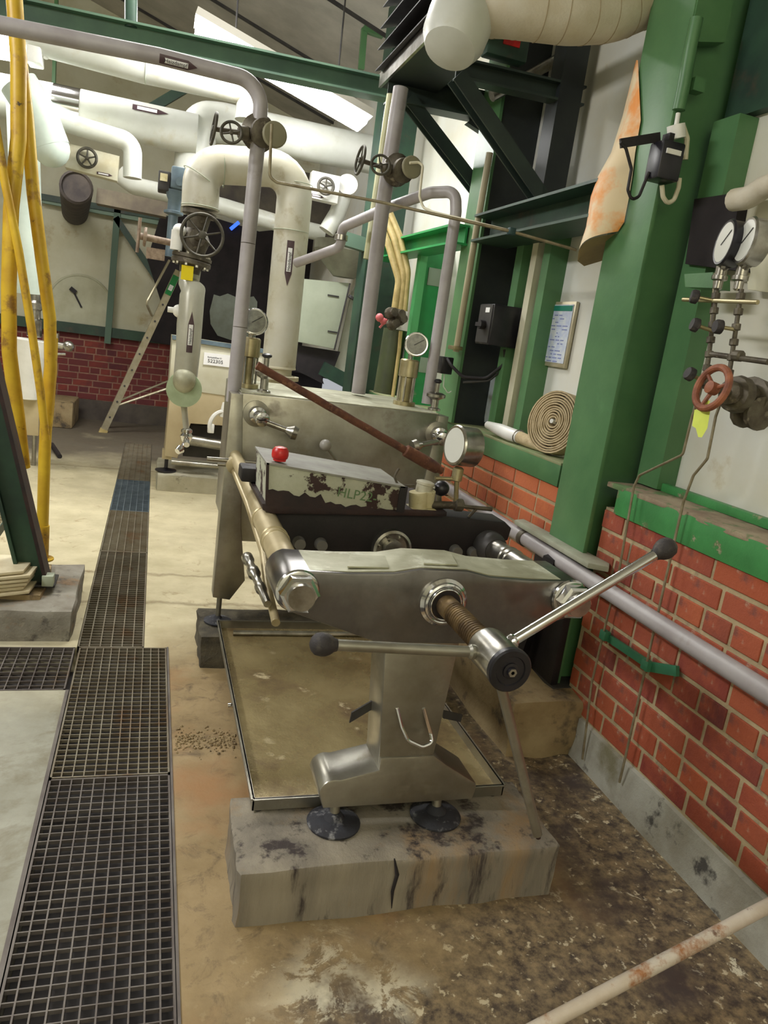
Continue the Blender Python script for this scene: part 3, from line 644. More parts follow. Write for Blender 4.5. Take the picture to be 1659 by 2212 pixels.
# tray hook and support arms on column
bm = B(); tube(bm, [AY(858, 1530, 1.70), AY(868, 1570, 1.685), AY(882, 1600, 1.67), AY(912, 1614, 1.665), AY(934, 1605, 1.67), AY(930, 1585, 1.685), AY(915, 1530, 1.70)], .0055, 8, .02); obj('hook_loop', bm, chrome, PR)
bm = B(); p = AY(755, 1562, 1.86); prism(bm, [AY(755, 1562, 1.80), AY(818, 1524, 1.80), AY(818, 1506, 1.80), AY(760, 1540, 1.80)], (0, .006, 0)); obj('tray_bracket', bm, darkmet, PR)
bm = B(); prism(bm, [AY(957, 1535, 1.80), AY(1000, 1545, 1.80), AY(995, 1560, 1.80), AY(957, 1552, 1.80)], (0, .006, 0)); obj('tray_bracket', bm, darkmet, PR)
# tie rods with nuts
RZ = .935
for X_, nm in ((.372, 'left'), (1.138, 'right')):
    a, c = V(X_, 1.66, .878), (V(X_ - .012, 3.22, RZ) if nm == 'left' else V(1.15, 3.22, .835))
    bm = B(); cyl(bm, a.lerp(c, .03), a.lerp(c, .40), .040, .038, 24); cyl(bm, a.lerp(c, .40), c, .028, .026, 24)
    for k in (.13, .25, .27, .40): lathe(bm, a.lerp(c, k), c - a, [(.0395, -.004), (.0425, 0), (.0395, .004)], 24)
    rd = obj('tie_rod', bm, rodmat if nm == 'left' else dullchrome, PR)
    bm = B(); lathe(bm, V(X_, 1.702, .878), V(0, -1, 0), [(.052, 0), (.055, .006), (.052, .012), (.048, .014)], 30); lathe(bm, V(X_, 1.69, .878), V(0, -1, 0), [(.050, 0), (.050, .030), (.042, .036)], 6); obj('hex_nut', bm, chrome, rd)
    bm = B(); cyl(bm, V(X_, 1.66, .878), V(X_, 1.640, .878), .036, .033, seg=26); obj('rod_end', bm, dullchrome, rd)
# sampling line under the left rod
bm = B(); tube(bm, [V(.345, 3.15, .90), V(.375, 2.75, .83), V(.40, 2.45, .74), V(.385, 2.2, .70), V(.385, 2.0, .665)], .013, 12, .05)
obj('sampling_line', bm, rodmat, PR)
sp = [AY(532, 1200, 2.35), AY(578, 1305, 2.05)]; d = (sp[1] - sp[0]); bm = B(); lathe(bm, sp[0], d, [(.012, 0), (.019, .01), (.019, .04), (.014, .05), (.014, .09), (.020, .10), (.020, .13), (.013, .14), (.013, .19), (.017, .20), (.017, .225), (.012, .235), (.012, d.length)], 14)
obj('sampling_fitting', bm, dullchrome, PR)
# rear plate: box body with legs
bm = B(); prism(bm, xz([(.36, 1.205), (.36, .55), (1.27, .55), (1.27, 1.205)], 3.20), (0, .72, 0), .008); obj('end_plate', bm, steel, PR, label='tall brushed stainless end box')
bm = B(); box(bm, .365, 1.265, 3.21, 3.90, 1.2055, 1.2095); obj('top_cover', bm, steel_top, PR)
for s_, x0 in ((1, .318), (-1, 1.312)):
    leg = [(x0, 1.20), (x0, .285), (x0 + s_ * .075, .275), (x0 + s_ * .135, .37), (x0 + s_ * .095, .62), (x0 + s_ * .05, 1.20)]
    bm = B(); prism(bm, xz(leg, 3.19), (0, .10, 0), .004); obj('leg', bm, steel, PR)
    fx = x0 + s_ * .035
    bm = B(); lathe(bm, V(fx, 3.24, .152), V(0, 0, 1), [(.062, 0), (.063, .006), (.05, .013), (.02, .018), (.013, .028)], 24); f_ = obj('levelling_foot', bm, rubber, PR)
    bm = B(); cyl(bm, V(fx, 3.24, .175), V(fx, 3.24, .28), .012); obj('stem', bm, steel, f_)
bm = B(); tube(bm, [AY(447, 991, 3.12), AY(560, 1000, 3.12)], .010, 12); tube(bm, [AY(470, 1003, 3.16), AY(520, 1006, 3.16)], .008, 10); obj('side_bar', bm, dullchrome, PR)
bm = B(); lathe(bm, AY(505, 1002, 3.14), V(0, -1, 0), [(.035, 0), (.035, .05), (.02, .06)], 16); obj('rod_boss', bm, rodmat, PR)
# nozzles on end plate
def nozzle(px, py, side, name):
    c = AY(px, py, 3.20); bm = B(); lathe(bm, c, V(0, -1, 0), [(.056, 0), (.056, .012), (.034, .018), (.034, .05)], 26); n_ = obj(name, bm, steel, PR)
    e = c + V(.01 * side, -.06, -.01); d = V(.35 * side, -1, -.25)
    bm = B(); lathe(bm, c + V(0, -.045, 0), V(.15 * side, -1, -.1), [(.036, 0), (.036, .015), (.024, .02), (.024, .06), (.030, .065), (.030, .085), (.018, .09)], 20); obj('sample_cock', bm, chrome, n_)
    e = c + V(0, -.11, -.012); ex = e + V(.14 * side, -.03, -.035)
    bm = B(); tube(bm, [e, e.lerp(ex, .8)], .012, 12); cyl(bm, ex.lerp(e, .2), ex, .012, .030); cyl(bm, ex, ex + V(.02 * side, -.004, -.005), .030, .026); obj('tap_handle', bm, dullchrome, n_)
nozzle(553, 893, 1, 'left_nozzle'.replace('left_', 'inlet_')); nozzle(942, 936, -1, 'outlet_nozzle')
# ball lever
p, q = AY(730, 1000, 3.12), AY(703, 962, 3.10); bm = B(); tube(bm, [p + (p - q) * .6, q], .006, 10); l_ = obj('release_lever', bm, dullchrome, PR); bm = B(); sph(bm, q, .026); obj('ball_knob', bm, mat('grey_ball', srgb(150, 146, 140), rough=.4), l_)
# fittings on top of the end box
def gauge(c, ax, R, dep, parent, face=dialgrey, rim=chrome, name='pressure_gauge', needle=True):
    bm = B(); lathe(bm, c - ax.normalized() * dep, ax, [(R * .9, 0), (R, .004), (R, dep - .004), (R * 1.04, dep), (R * .98, dep + .006), (R * .86, dep + .005)], 32); g = obj(name, bm, rim, parent)
    bm = B(); cyl(bm, c + ax.normalized() * .002, c + ax.normalized() * .0055, R * .88, seg=32); obj('dial', bm, face, g)
    if needle:
        x, y, z = frame(ax); bm = B(); beam(bm, c + z * .007 - x * R * .2 - y * R * .1, c + z * .007 + x * R * .6 + y * R * .45, R * .05, .001, hint=z); obj('needle', bm, ink, g)
    return g
TC = {}
def sight(px, py, py_top, ga, pyb, gR, lbl):
    """sight-glass body with a dial gauge on top, standing on the end box"""
    b0 = AY(px[0], pyb, 3.45); b0.z = 1.208; top = AY(px[1], py_top, 3.45); Ht = top.z - b0.z
    r = .036; bm = B(); lathe(bm, b0, V(0, 0, 1), [(r * 1.5, 0), (r * 1.5, .02), (r * .8, .024), (r * .8, Ht * .28), (r * .86, Ht * .30), (r * .86, Ht * .6), (r * 1.28, Ht * .63), (r * 1.28, Ht * .97), (r * 1.1, Ht)], 8 if False else 22)
    s_ = obj('sight_tube', bm, brass, PR)
    bm = B()
    for k in range(6):
        a = k * math.pi / 3; cyl(bm, b0 + V(math.cos(a) * r * 1.05, math.sin(a) * r * 1.05, .02), b0 + V(math.cos(a) * r * 1.05, math.sin(a) * r * 1.05, Ht * .64), .005, seg=8)
    obj('stay_bolt', bm, dullchrome, s_)
    g0 = AY(*ga, 3.42); bm = B(); cyl(bm, V(b0.x, b0.y, b0.z + Ht), V(b0.x, b0.y, g0.z - gR * .8), .012); obj('gauge_neck', bm, dullchrome, s_)
    gauge(V(b0.x + .004, g0.y - .02, g0.z), V(-.25, -1, .08), gR, .045, PR)
sight((532, 536), 0, 728, (539, 693), 838, .056, '')
sight((873, 884), 0, 776, (887, 742), 868, .055, '')
def topvalve(px, py, Y, h, wheelr, nm='vent_valve'):
    b0 = AY(px, py, Y); b0.z = 1.208
    bm = B(); lathe(bm, b0, V(0, 0, 1), [(.030, 0), (.030, .01), (.018, .015), (.018, h * .4), (.03, h * .45), (.046, h * .5), (.046, h * .6), (.03, h * .66), (.012, h * .68), (.012, h)], 18); o_ = obj(nm, bm, dullchrome, PR)
    bm = B(); lathe(bm, b0 + V(0, 0, h), V(0, 0, 1), [(wheelr * .6, 0), (wheelr, .006), (wheelr, .014), (wheelr * .5, .02)], 16); obj('valve_knob', bm, blackgloss if wheelr < .025 else dullchrome, o_)
topvalve(569, 850, 3.3, .15, .022); topvalve(938, 880, 3.36, .13, .018)
# follower plate (black) with bolts and ring
YF = 2.25
bm = B(); prism(bm, [AY(x, y, YF) for x, y in ((572, 1098), (596, 1168), (640, 1205), (1036, 1232), (1050, 1182), (1098, 1168), (1106, 1142), (1092, 1128), (965, 1114), (880, 1104))], (0, .12, 0), .008); obj('follower_plate', bm, black, PR)
zs = AY(570, 1096, YF).z
bm = B(); prism(bm, [AY(x, y, YF - .03) for x, y in ((566, 1088), (568, 1102), (585, 1110), (965, 1116), (966, 1106), (870, 1100))], (0, .36, 0), .003); obj('shelf_plate', bm, blackrust, PR)
boltm = mat('bolt_grey', srgb(120, 118, 114), rough=.5, metal=.4)
for px, py in ((645, 1171), (692, 1174), (982, 1188), (1020, 1192)):
    p = AY(px, py, YF); bm = B(); cyl(bm, p, p - V(0, .03, 0), .021, .018, 20); obj('plate_bolt', bm, boltm, PR)
rc = AY(850, 1190, YF - .04); bm = B(); lathe(bm, V(rc.x, YF, rc.z), V(0, -1, 0), [(.066, 0), (.066, .03), (.058, .035), (.052, .02), (.035, .02), (.035, .05), (.01, .055)], 32)
for k in range(6):
    q = V(rc.x + .044 * math.cos(k), YF - .02, rc.z + .044 * math.sin(k)); cyl(bm, q, q - V(0, .01, 0), .006, seg=8)
obj('thrust_ring', bm, dullchrome, PR)
bm = B(); lathe(bm, V(1.142, YF + .02, .861), V(0, -1, .02), [(.056, -.01), (.056, .05), (.048, .08), (.041, .09)], 28); obj('rod_sleeve', bm, darkmet, PR)
p = AY(540, 1019, 2.55); bm = B(); box(bm, p.x - .035, p.x + .03, 2.5, 2.6, p.z - .028, p.z + .022, .008); obj('end_stop', bm, black, PR)

# ---------------------------------------------------------------- hydraulic pump box on the follower plate
PU = thing('hydraulic_pump', (.66, 2.36, .95), 'hydraulic hand pump with chipped white tank and HLP22 scrawled on it', 'pump')
y0, y1 = 2.22, 2.50
tl, tr, bl_, br_ = AY(578, 1003, y0), AY(872, 1054, y0), AY(576, 1092, y0), AY(864, 1106, y0)
def quadpt(u, v):   # position on the sloping front sheet of the tank (u along, v up)
    return bl_.lerp(br_, u).lerp(tl.lerp(tr, u), v)
bm = B(); prism(bm, [bl_, br_, tr, tl], (0, y1 - y0, 0), .004); tk = obj('oil_tank', bm, whiterust, PU, label='chipped white sheet steel tank, rusty below')
bm = B(); prism(bm, [tl + V(-.004, -.004, 0), tr + V(.004, -.004, 0), tr + V(.004, -.004, .006), tl + V(-.004, -.004, .006)], (0, y1 - y0 + .008, 0)); obj('tank_lid', bm, greytop, tk)
for (pb, pt) in ((br_, tr), (bl_, tl)):
    bm = B(); q = V(0, -.007, 0); w2 = .013 if pt is tr else .004
    prism(bm, [pb + V(-w2, -.004, 0), pb + V(w2, -.004, 0), pt + V(w2, -.004, .005), pt + V(-w2, -.004, .005)], (0, .012, 0)); obj('corner_angle', bm, black if pt is tr else blackrust, tk)
bm = B(); rnd = random.Random(3); n = 26; up_ = []
for i in range(n + 1):
    f_ = i / n; up_.append(quadpt(f_, max(.04, (.42 if f_ < .4 else .26) - .22 * f_ + rnd.uniform(-.08, .08))) - V(0, .0015, 0))
low = [quadpt(1 - i / n, 0) - V(0, .0015, 0) for i in range(n + 1)]
prism(bm, up_ + low, (0, .001, 0)); obj('bare_rust_band', bm, blackrust, tk)
text('HLP22-', .044, quadpt(.50, .40) - V(0, .002, 0), tr - tl, (0, 0, 1), inkgreen, tk, name='scrawled_lettering', thick=.0004)
kb = AY(603, 1002, 2.26); zt = tl.z + .002; kb.z = zt + .005; bm = B(); lathe(bm, kb, V(0, 0, 1), [(.020, 0), (.021, .006), (.025, .010), (.027, .018), (.026, .032), (.019, .042), (.008, .045)], 14)
obj('filler_cap', bm, red, PU, label='red knobbed filler cap')
# pump block with cylinders
def pc(x, y, Y=2.26): return AY(x, y, Y)
bm = B(); p = pc(903, 1106); cyl(bm, p, pc(903, 1062), .032, .030, 20); cyl(bm, p + V(.03, .01, 0), pc(926, 1060), .022, .024, 18); box(bm, p.x - .035, p.x + .055, 2.23, 2.30, p.z - .004, p.z + .018, .005); obj('pump_block', bm, creampl, PU)
bm = B(); q = pc(912, 1072, 2.27); lathe(bm, q, V(.10, 0, 1), [(.026, 0), (.028, .02), (.028, .040), (.031, .042), (.031, .050), (.02, .054)], 20); obj('pump_cylinder', bm, mat('white_enamel', srgb(198, 196, 180), srgb(170, 164, 140), rough=.35, sc_=20), PU)
bm = B(); b_c = pc(953, 1055, 2.29); sph(bm, b_c, .028, 18, .95); obj('accumulator_ball', bm, blackgloss, PU)
bm = B(); tube(bm, [b_c - V(.05, 0, 0), b_c - V(.01, 0, .0), b_c + V(0, 0, -.05), V(b_c.x, b_c.y, p.z)], .010, 10, .02); obj('ball_mount', bm, dullchrome, PU)
v0, v1 = pc(925, 1090), pc(1062, 1100); bm = B(); cyl(bm, v0, pc(1000, 1092), .013); lathe(bm, pc(980, 1090), v1 - v0, [(.012, 0), (.022, .005), (.022, .03), (.014, .035)], 10); cyl(bm, pc(1000, 1094), v1, .0065, .008); cyl(bm, pc(1030, 1098), pc(1012, 1117), .005)
obj('shutoff_valve', bm, valvem, PU)
bm = B(); tube(bm, [pc(985, 1088), pc(986, 1045), pc(990, 1018)], .008, 10); lathe(bm, pc(985, 1040), V(.05, 0, 1), [(.010, 0), (.018, .004), (.018, .045), (.012, .05)], 14); cyl(bm, pc(940, 1033), pc(984, 1035), .007)
obj('gauge_stem', bm, brass, PU)
gc = pc(984, 962); gauge(gc, V(-1, -.18, .05), .066, .075, PU, face=gauge_glass, rim=dullchrome, needle=False)
bm = B(); tube(bm, [pc(862, 1055), pc(852, 1030), pc(858, 1018), pc(862, 1012)], .004, 8, .01); tube(bm, [pc(842, 1050), pc(895, 1048)], .004, 8); obj('small_lever', bm, valvem, PU)
# rusty pump lever
a, c = pc(555, 789), pc(955, 1018)
bm = B(); tube(bm, [a.lerp(c, k / 14) + V(0, 0, .0005 * (-1) ** k) for k in range(15)], .0125, 14); lv = obj('pump_lever', bm, rust, PU, label='long rusty pipe used as pump lever')
d = (c - a).normalized(); bm = B(); lathe(bm, a.lerp(c, .78), d, [(.013, 0), (.020, .004), (.021, .09), (.018, .13), (.017, .135)], 16); obj('lever_sleeve', bm, rust, lv)

# ---------------------------------------------------------------- drip tray
DT = thing('drip_tray', (.73, 2.44, .172), 'shallow stained stainless drip tray lying under the press', 'tray')
x0, x1, y0, y1, z0, z1 = .343, 1.117, 1.818, 3.097, .176, .213
bm = B(); box(bm, x0, x1, y0, y1, z0, z0 + .003); obj('tray_bottom', bm, traym, DT)
x0, x1, y0, y1 = .34, 1.12, 1.815, 3.10
bm = B()
for a in ((x0, x0 + .004, y0, y1), (x1 - .004, x1, y0, y1), (x0, x1, y0, y0 + .004), (x0, x1, y1 - .004, y1)): box(bm, *a, z0, z1)
for a in ((x0 - .006, x0 + .006, y0, y1), (x1 - .006, x1 + .006, y0, y1), (x0, x1, y0 - .006, y0 + .006), (x0, x1, y1 - .006, y1 + .006)): box(bm, *a, z1 - .003, z1)
obj('tray_rim', bm, steel, DT)
for a, c in ((.36, 1.83), (1.09, 1.83)):
    bm = B(); cyl(bm, V(a, c, .165), V(a, c, .178), .012); obj('tray_foot', bm, blackgloss, DT)
p = AZ(492, 1524, .19); bm = B(); tube(bm, [V(.34, p.y, .19), V(.322, p.y, .19)], .009, 12); obj('drain_nipple', bm, chrome, DT)
bm = B(); tube(bm, [V(.40, 3.02, .19), V(1.1, 3.02, .19)], .012, 10); obj('tray_rod', bm, dullchrome, DT)

# flaking white rod, front right
a, c = AZ(1105, 2250, .03), AX(1700, 1935, 1.63)
bm = B(); tube(bm, [a, a.lerp(c, .5), c], .017, 16); tag(obj('metal_rod', bm, whiterod), 'flaking white rust-streaked rod leaning on the kerb at the bottom right', 'rod')

# ---------------------------------------------------------------- ceiling and left lamps
LM = thing('fluorescent_lamp', AY(600, 160, 5.6), 'long glowing fluorescent fitting under the sloping roof', 'lamp')
a, c = AY(424, 58, 5.6), AY(786, 268, 5.6)
bm = B(); beam(bm, a, c, .24, .07, bev=.012); obj('diffuser', bm, lampm, LM)
up = V(.25, 0, 1).normalized(); bm = B(); beam(bm, a - (c - a).normalized() * .02 + up * .05, c + (c - a).normalized() * .02 + up * .055, .27, .045); obj('housing', bm, mat('lamp_housing', srgb(150, 146, 136), rough=.6), LM)
for k in (.2, .8):
    q = a.lerp(c, k); bm = B(); cyl(bm, q + up * .06, V(q.x, q.y, roofz(q.x) - .01), .006); obj('hanger', bm, darkmet, LM)
L2 = thing('fluorescent_lamp', AY(40, 115, 6.0), 'bright lamp fitting at the top left behind the yellow tubes', 'lamp')
a, c = AY(-260, 60, 6.0), AY(60, 112, 6.0)
bm = B(); beam(bm, a, c, .14, .12, bev=.02); obj('diffuser', bm, lampm2, L2)
a2 = AY(92, 118, 6.0); bm = B(); beam(bm, c, a2, .15, .15, bev=.01); sph(bm, a2 + V(.02, 0, 0), .025); obj('end_cap', bm, clear, L2)
bm = B(); beam(bm, a + V(0, 0, .10), a2 + V(0, 0, .10), .12, .05); cyl(bm, c + V(0, 0, .1), V(c.x, c.y, roofz(c.x) - .02), .008); obj('housing', bm, pipegrey, L2)

# ---------------------------------------------------------------- overhead green beams, ducts
def ib(name, a, c, w_, h_, m, label, cat='beam', hint=(0, 0, 1)):
    bm = B(); ibeam(bm, a, c, w_, h_, .012, hint); return tag(obj(name, bm, m), label, cat)
ib('roof_beam', AY(-150, -14, 5.0), AY(842, 196, 5.0), .12, .12, mat('beam_green', srgb(78, 106, 84), srgb(64, 88, 74), rough=.55, sc_=3), 'green steel roof beam crossing above the pipes from the left to the console')
bm = B(); p = AY(283, -20, 5.0); cyl(bm, AY(283, -30, 5.0), AY(283, 60, 5.0), .035); tag(obj('beam_hanger', bm, greend), 'short dark green hanger rod above the roof beam', 'hanger')
bm = B(); tube(bm, [AY(-60, 10, 7.5), AY(60, 60, 7.5)], .03); bm.free()
for a, c, r, lb in (((880, -60), (700, 150), .16, 'broad grey roof duct sloping down left of the louvre'), ((770, -80), (640, 90), .13, 'narrower grey roof duct beside the broad one')):
    bm = B(); cyl(bm, AY(*a, 8.3), AY(*c, 8.8), r, seg=24); tag(obj('roof_duct', bm, ceilm), lb, 'duct')
bm = B(); p, q = AY(785, 60, 7.0), AY(845, 80, 7.0); beam(bm, p, q, .06, .06); beam(bm, AY(787, 62, 7.0), AY(780, 150, 7.0), .04, .05); tag(obj('green_bracket', bm, green), 'small green angle bracket left of the dark louvre', 'bracket')

# console with platform (dark) at the top right
CO = thing('wall_console', (1.5, 3.9, 2.2), 'black-green steel console with diagonal braces carrying the air unit', 'console')
def PB(a, Ya, c, Yc, w_, h_, m, nm, hint=(0, 1, 0), i=True):
    bm = B(); (ibeam(bm, AY(*a, Ya), AY(*c, Yc), w_, h_, .01, hint) if i else beam(bm, AY(*a, Ya), AY(*c, Yc), w_, h_, hint)); return obj(nm, bm, m, CO)
greyb = mat('console_steel', srgb(48, 62, 54), srgb(34, 44, 42), rough=.5, sc_=4)
PB((838, 190), 4.3, (1125, 250), 4.3, .12, .14, greyb, 'cantilever_beam', (0, 0, 1))
PB((985, 150), 3.5, (1255, 212), 3.5, .08, .085, greyb, 'cantilever_beam', (0, 0, 1))
PB((880, 215), 4.3, (1100, 500), 4.3, .07, .075, greyb, 'diagonal_brace')
PB((985, 165), 3.5, (1195, 470), 3.5, .07, .080, greyb, 'diagonal_brace')
bm = B(); zp = 2.86; prism(bm, [V(1.10, 4.42, zp), V(1.12, 3.2, zp), V(1.36, 3.2, zp), V(1.40, 4.42, zp)], (0, 0, .05)); obj('platform', bm, greys, CO)
bm = B(); beam(bm, V(1.105, 4.43, zp + .035), V(1.10, 2.8, zp + .035), .015, .075); obj('platform_edge', bm, dullchrome, CO)
bm = B(); box(bm, 1.72, 1.84, 3.46, 3.58, 2.14, 3.7); obj('post', bm, greys, CO)
bm = B(); p = AY(1070, 290, 4.3); q = AY(1000, 250, 4.3); prism(bm, [AY(x, y, 4.28) for x, y in ((1010, 265), (1035, 245), (1080, 262), (1085, 290), (1040, 285))], (0, .05, 0)); obj('gusset', bm, greys, CO)
# louvred air unit on platform
AU = thing('air_unit', (1.4, 3.6, 2.93), 'dark louvred air heater unit on the console platform', 'heater')
bm = B(); box(bm, 1.16, 1.40, 3.4, 4.4, 2.915, 3.6, .01); obj('casing', bm, greys, AU)
for k in range(6):
    z = 2.96 + k * .105; bm = B(); prism(bm, [V(1.155, 4.4, z), V(1.155, 4.4, z + .075), V(1.06, 4.4, z - .03), V(1.06, 4.4, z - .036)], (0, -1.0, 0)); obj('louvre_blade', bm, black, AU)
# small equipment between
bm = B(); p = AY(1085, 95, 3.5); box(bm, p.x - .1, p.x + .1, 3.42, 3.5, p.z - .08, p.z + .09, .01); e = tag(obj('junction_box', bm, greend), 'dark box with a red and white warning label beneath the wrapped duct', 'box')
bm = B(); box(bm, p.x - .03, p.x + .05, 3.413, 3.42, p.z - .03, p.z + .04); obj('warning_label', bm, red, e); bm = B(); box(bm, p.x - .025, p.x + .03, 3.410, 3.414, p.z - .0, p.z + .015); obj('label_strip', bm, paper, e)
# fluorescent tube fitting seen through the console
TF = thing('tube_light', AY(1150, 150, 3.9), 'unlit silver tube lamp slanting behind the console', 'lamp')
a, c = AY(1062, 208, 3.9), AY(1238, 110, 3.9); bm = B(); cyl(bm, a, c, .028); obj('lamp_tube', bm, dullchrome, TF); bm = B(); cyl(bm, c, c + (c - a) * .06, .04); cyl(bm, a.lerp(c, .25), a.lerp(c, .30), .036); obj('lamp_socket', bm, darkmet, TF)

# wall beam along right wall at z 2.15
bm = B(); ibeam(bm, V(1.70, 2.72, 2.15), V(1.70, 3.95, 2.15), .22, .14, .012); tag(obj('wall_beam', bm, greend), 'dark green wall beam between the nearest column and the dark-shaded column', 'beam')
bm = B(); ibeam(bm, V(1.64, 4.15, 2.14), V(1.60, 5.75, 2.14), .16, .11, .012); tag(obj('wall_beam', bm, greenb), 'bright green wall beam beyond the dark-shaded column', 'beam')
t = thing('steel_column', (1.82, 4.2, 1.09), 'green steel column with its shaded side coloured black, standing on the sill behind the control box', 'column')
bm = B(); box(bm, 1.655, 1.672, 3.98, 4.24, 1.095, 3.75); obj('flange', bm, green, t)
bm = B(); box(bm, 1.672, 1.90, 3.985, 4.10, 1.095, 3.75); obj('web', bm, greys, t)  # green column's shaded side: shade put into the near-black colour
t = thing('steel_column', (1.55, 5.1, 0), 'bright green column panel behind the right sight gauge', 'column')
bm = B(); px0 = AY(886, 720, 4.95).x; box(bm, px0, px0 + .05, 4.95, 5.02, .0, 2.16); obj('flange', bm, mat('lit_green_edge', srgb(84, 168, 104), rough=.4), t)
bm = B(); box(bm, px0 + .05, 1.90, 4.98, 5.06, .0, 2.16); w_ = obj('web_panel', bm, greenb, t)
for x, y, s in ((940, 600, .055), (920, 790, .05)):
    p = AY(x, y, 4.98); bm = B(); box(bm, p.x - s, p.x + s, 4.974, 4.981, p.z - s, p.z + s * 1.1, .004); obj('bare_patch', bm, mat('bare_patch_%d' % x, srgb(140, 158, 140), rough=.6), w_)
t = thing('steel_column', (1.65, 5.95, 0), 'wide dark green column behind the yellowish pipes', 'column')
bm = B(); box(bm, 1.52, 1.80, 5.90, 5.93, 0, 3.9); obj('flange', bm, greend, t); bm = B(); box(bm, 1.505, 1.52, 5.80, 6.05, 0, 3.9); obj('web', bm, greend, t)

# wrapped duct pipe at the top right with capped elbow
WD = thing('wrapped_pipe', AY(1200, 40, 2.9), 'thick cream wrapped insulation pipe bending along the top right', 'pipe')
dp = [AY(1015, 10, 2.92), AY(1090, 8, 2.85), AY(1235, 26, 2.8), AY(1320, 22, 2.8), AY(1440, -28, 2.8), AY(1560, -36, 2.8), AY(1770, -30, 2.8)]; bm = B(); tube(bm, dp, .108, 26, .25, n=6); obj('pipe_wrap', bm, wrapmat, WD)
bm = B()
fp = fillet(dp, .25, 6)
for i in range(1, len(fp) - 1, 1):
    pass
L0 = 0; acc = 0
for a, c in zip(fp, fp[1:]):
    seg_ = (c - a).length
    while acc < seg_:
        p = a.lerp(c, acc / seg_); torus(bm, p, (c - a) + V(.02, .01, .01), .1085, .0018, 26, 5); acc += .085
    acc -= seg_
obj('wrap_seams', bm, mat('wrap_seam', srgb(150, 134, 106), rough=.9), WD)
bm = B(); a, c = AY(1022, -30, 2.95), AY(975, 96, 2.86); dd = (c - a); lathe(bm, a, dd, [(.118, 0), (.122, dd.length * .6), (.118, dd.length * .9), (.095, dd.length * 1.08), (.05, dd.length * 1.13), (.01, dd.length * 1.14)], 32); obj('end_cap', bm, insul, WD)
bm = B(); torus(bm, a.lerp(c, .12), dd, .121, .006, 28, 6); obj('strap', bm, dullchrome, WD)

# orange stained sheet hanging by the column
bm = B(); left = [(1374, 130), (1345, 250), (1320, 330), (1292, 380), (1276, 425), (1266, 490), (1250, 540)]; right = [(1378, 130), (1384, 260), (1372, 330), (1366, 380), (1358, 430), (1348, 480), (1335, 500)]
rows = []
for i, (l, r) in enumerate(zip(left, right)):
    a, c = AY(*l, 2.78), AX(*r, 1.648); row = []
    for k in range(9):
        f_ = k / 8; p = a.lerp(c, f_); p += V(-.05, -.02, 0) * math.sin(math.pi * f_) * min(1, i / 3); row.append(p)
    rows.append(row)
vs = [[bm.verts.new(p) for p in r] for r in rows]
for r0, r1 in zip(vs, vs[1:]):
    for k in range(8): bm.faces.new((r0[k], r0[k + 1], r1[k + 1], r1[k]))
bmesh.ops.solidify(bm, geom=bm.faces[:], thickness=.004)
SH = tag(obj('hanging_sheet', bm, orange), 'orange stained white sheet peeling off beside the green column', 'sheet')
bm = B(); lo = rows[-1]; rows2 = []
for k, p in enumerate(lo):
    rows2.append([p + V(.012, .02, -.002), p + V(.05, .08, -.03 + .01 * k / 8), AY(1262 + 10 * k, 575 - 3 * k, 2.9)])
vs = [[bm.verts.new(p) for p in r] for r in rows2]
for r0, r1 in zip(vs, vs[1:]):
    for k in range(2): bm.faces.new((r0[k], r0[k + 1], r1[k + 1], r1[k]))
bmesh.ops.solidify(bm, geom=bm.faces[:], thickness=.004); obj('curled_end', bm, sheetback, SH)

# black box with conduit on the near column
SB = thing('socket_box', AY(1440, 350, 2.42), 'black socket box with cable loops on the near green column', 'box')
p = AY(1438, 352, 2.40); bm = B(); box(bm, p.x - .05, p.x + .04, 2.36, 2.44, p.z - .062, p.z + .062, .008); bx = obj('box_body', bm, blackgloss, SB)
bm = B(); box(bm, p.x - .035, p.x + .022, 2.354, 2.36, p.z + .018, p.z + .034); obj('label_strip', bm, clear, bx)
bm = B(); cyl(bm, AY(1462, 300, 2.42), AY(1460, 270, 2.42), .030); obj('cable_gland', bm, clear, SB)
bm = B(); tube(bm, [AY(1456, 300, 2.42), AY(1465, 245, 2.43)], .008, 10); obj('white_lead', bm, clear, SB)
bm = B(); tube(bm, [AY(1474, 270, 2.43), AY(1484, 300, 2.43), AY(1480, 345, 2.43)], .010, 10, .02); obj('cable_stub', bm, conduct, SB)
bm = B(); tube(bm, [AY(1430, 400, 2.41), AY(1432, 425, 2.41), AY(1442, 440, 2.41), AY(1456, 432, 2.41), AY(1466, 405, 2.41), AY(1468, 385, 2.41)], .008, 10, .02); obj('cable_loop', bm, conduct, SB)
bm = B(); tube(bm, [AY(1340, 308, 2.41), AY(1352, 320, 2.41), AY(1364, 365, 2.41), AY(1356, 410, 2.41), AY(1364, 432, 2.41), AY(1380, 425, 2.41), AY(1402, 372, 2.41)], .0055, 8, .02); obj('black_cable', bm, black, SB)
bm = B(); beam(bm, AY(1340, 310, 2.42), AY(1425, 296, 2.42), .01, .03); box(bm, p.x - .02, p.x + .0, 2.38, 2.42, p.z + .06, p.z + .09); obj('mount_bar', bm, black, SB)
CN = thing('conduit', AY(1480, 150, 2.43), 'green painted conduit coming down the near column to the socket box', 'conduit')
bm = B(); tube(bm, [AY(1505, 40, 2.43), AY(1492, 100, 2.43), AY(1478, 180, 2.43), AY(1466, 238, 2.43)], .022, 14, .05); obj('tube_run', bm, green, CN)
bm = B(); box(bm, *sorted((AY(1490, 190, 2.43).x, AY(1515, 190, 2.43).x)), 2.41, 2.45, AY(1500, 200, 2.43).z, AY(1500, 170, 2.43).z); obj('clamp', bm, green, CN)

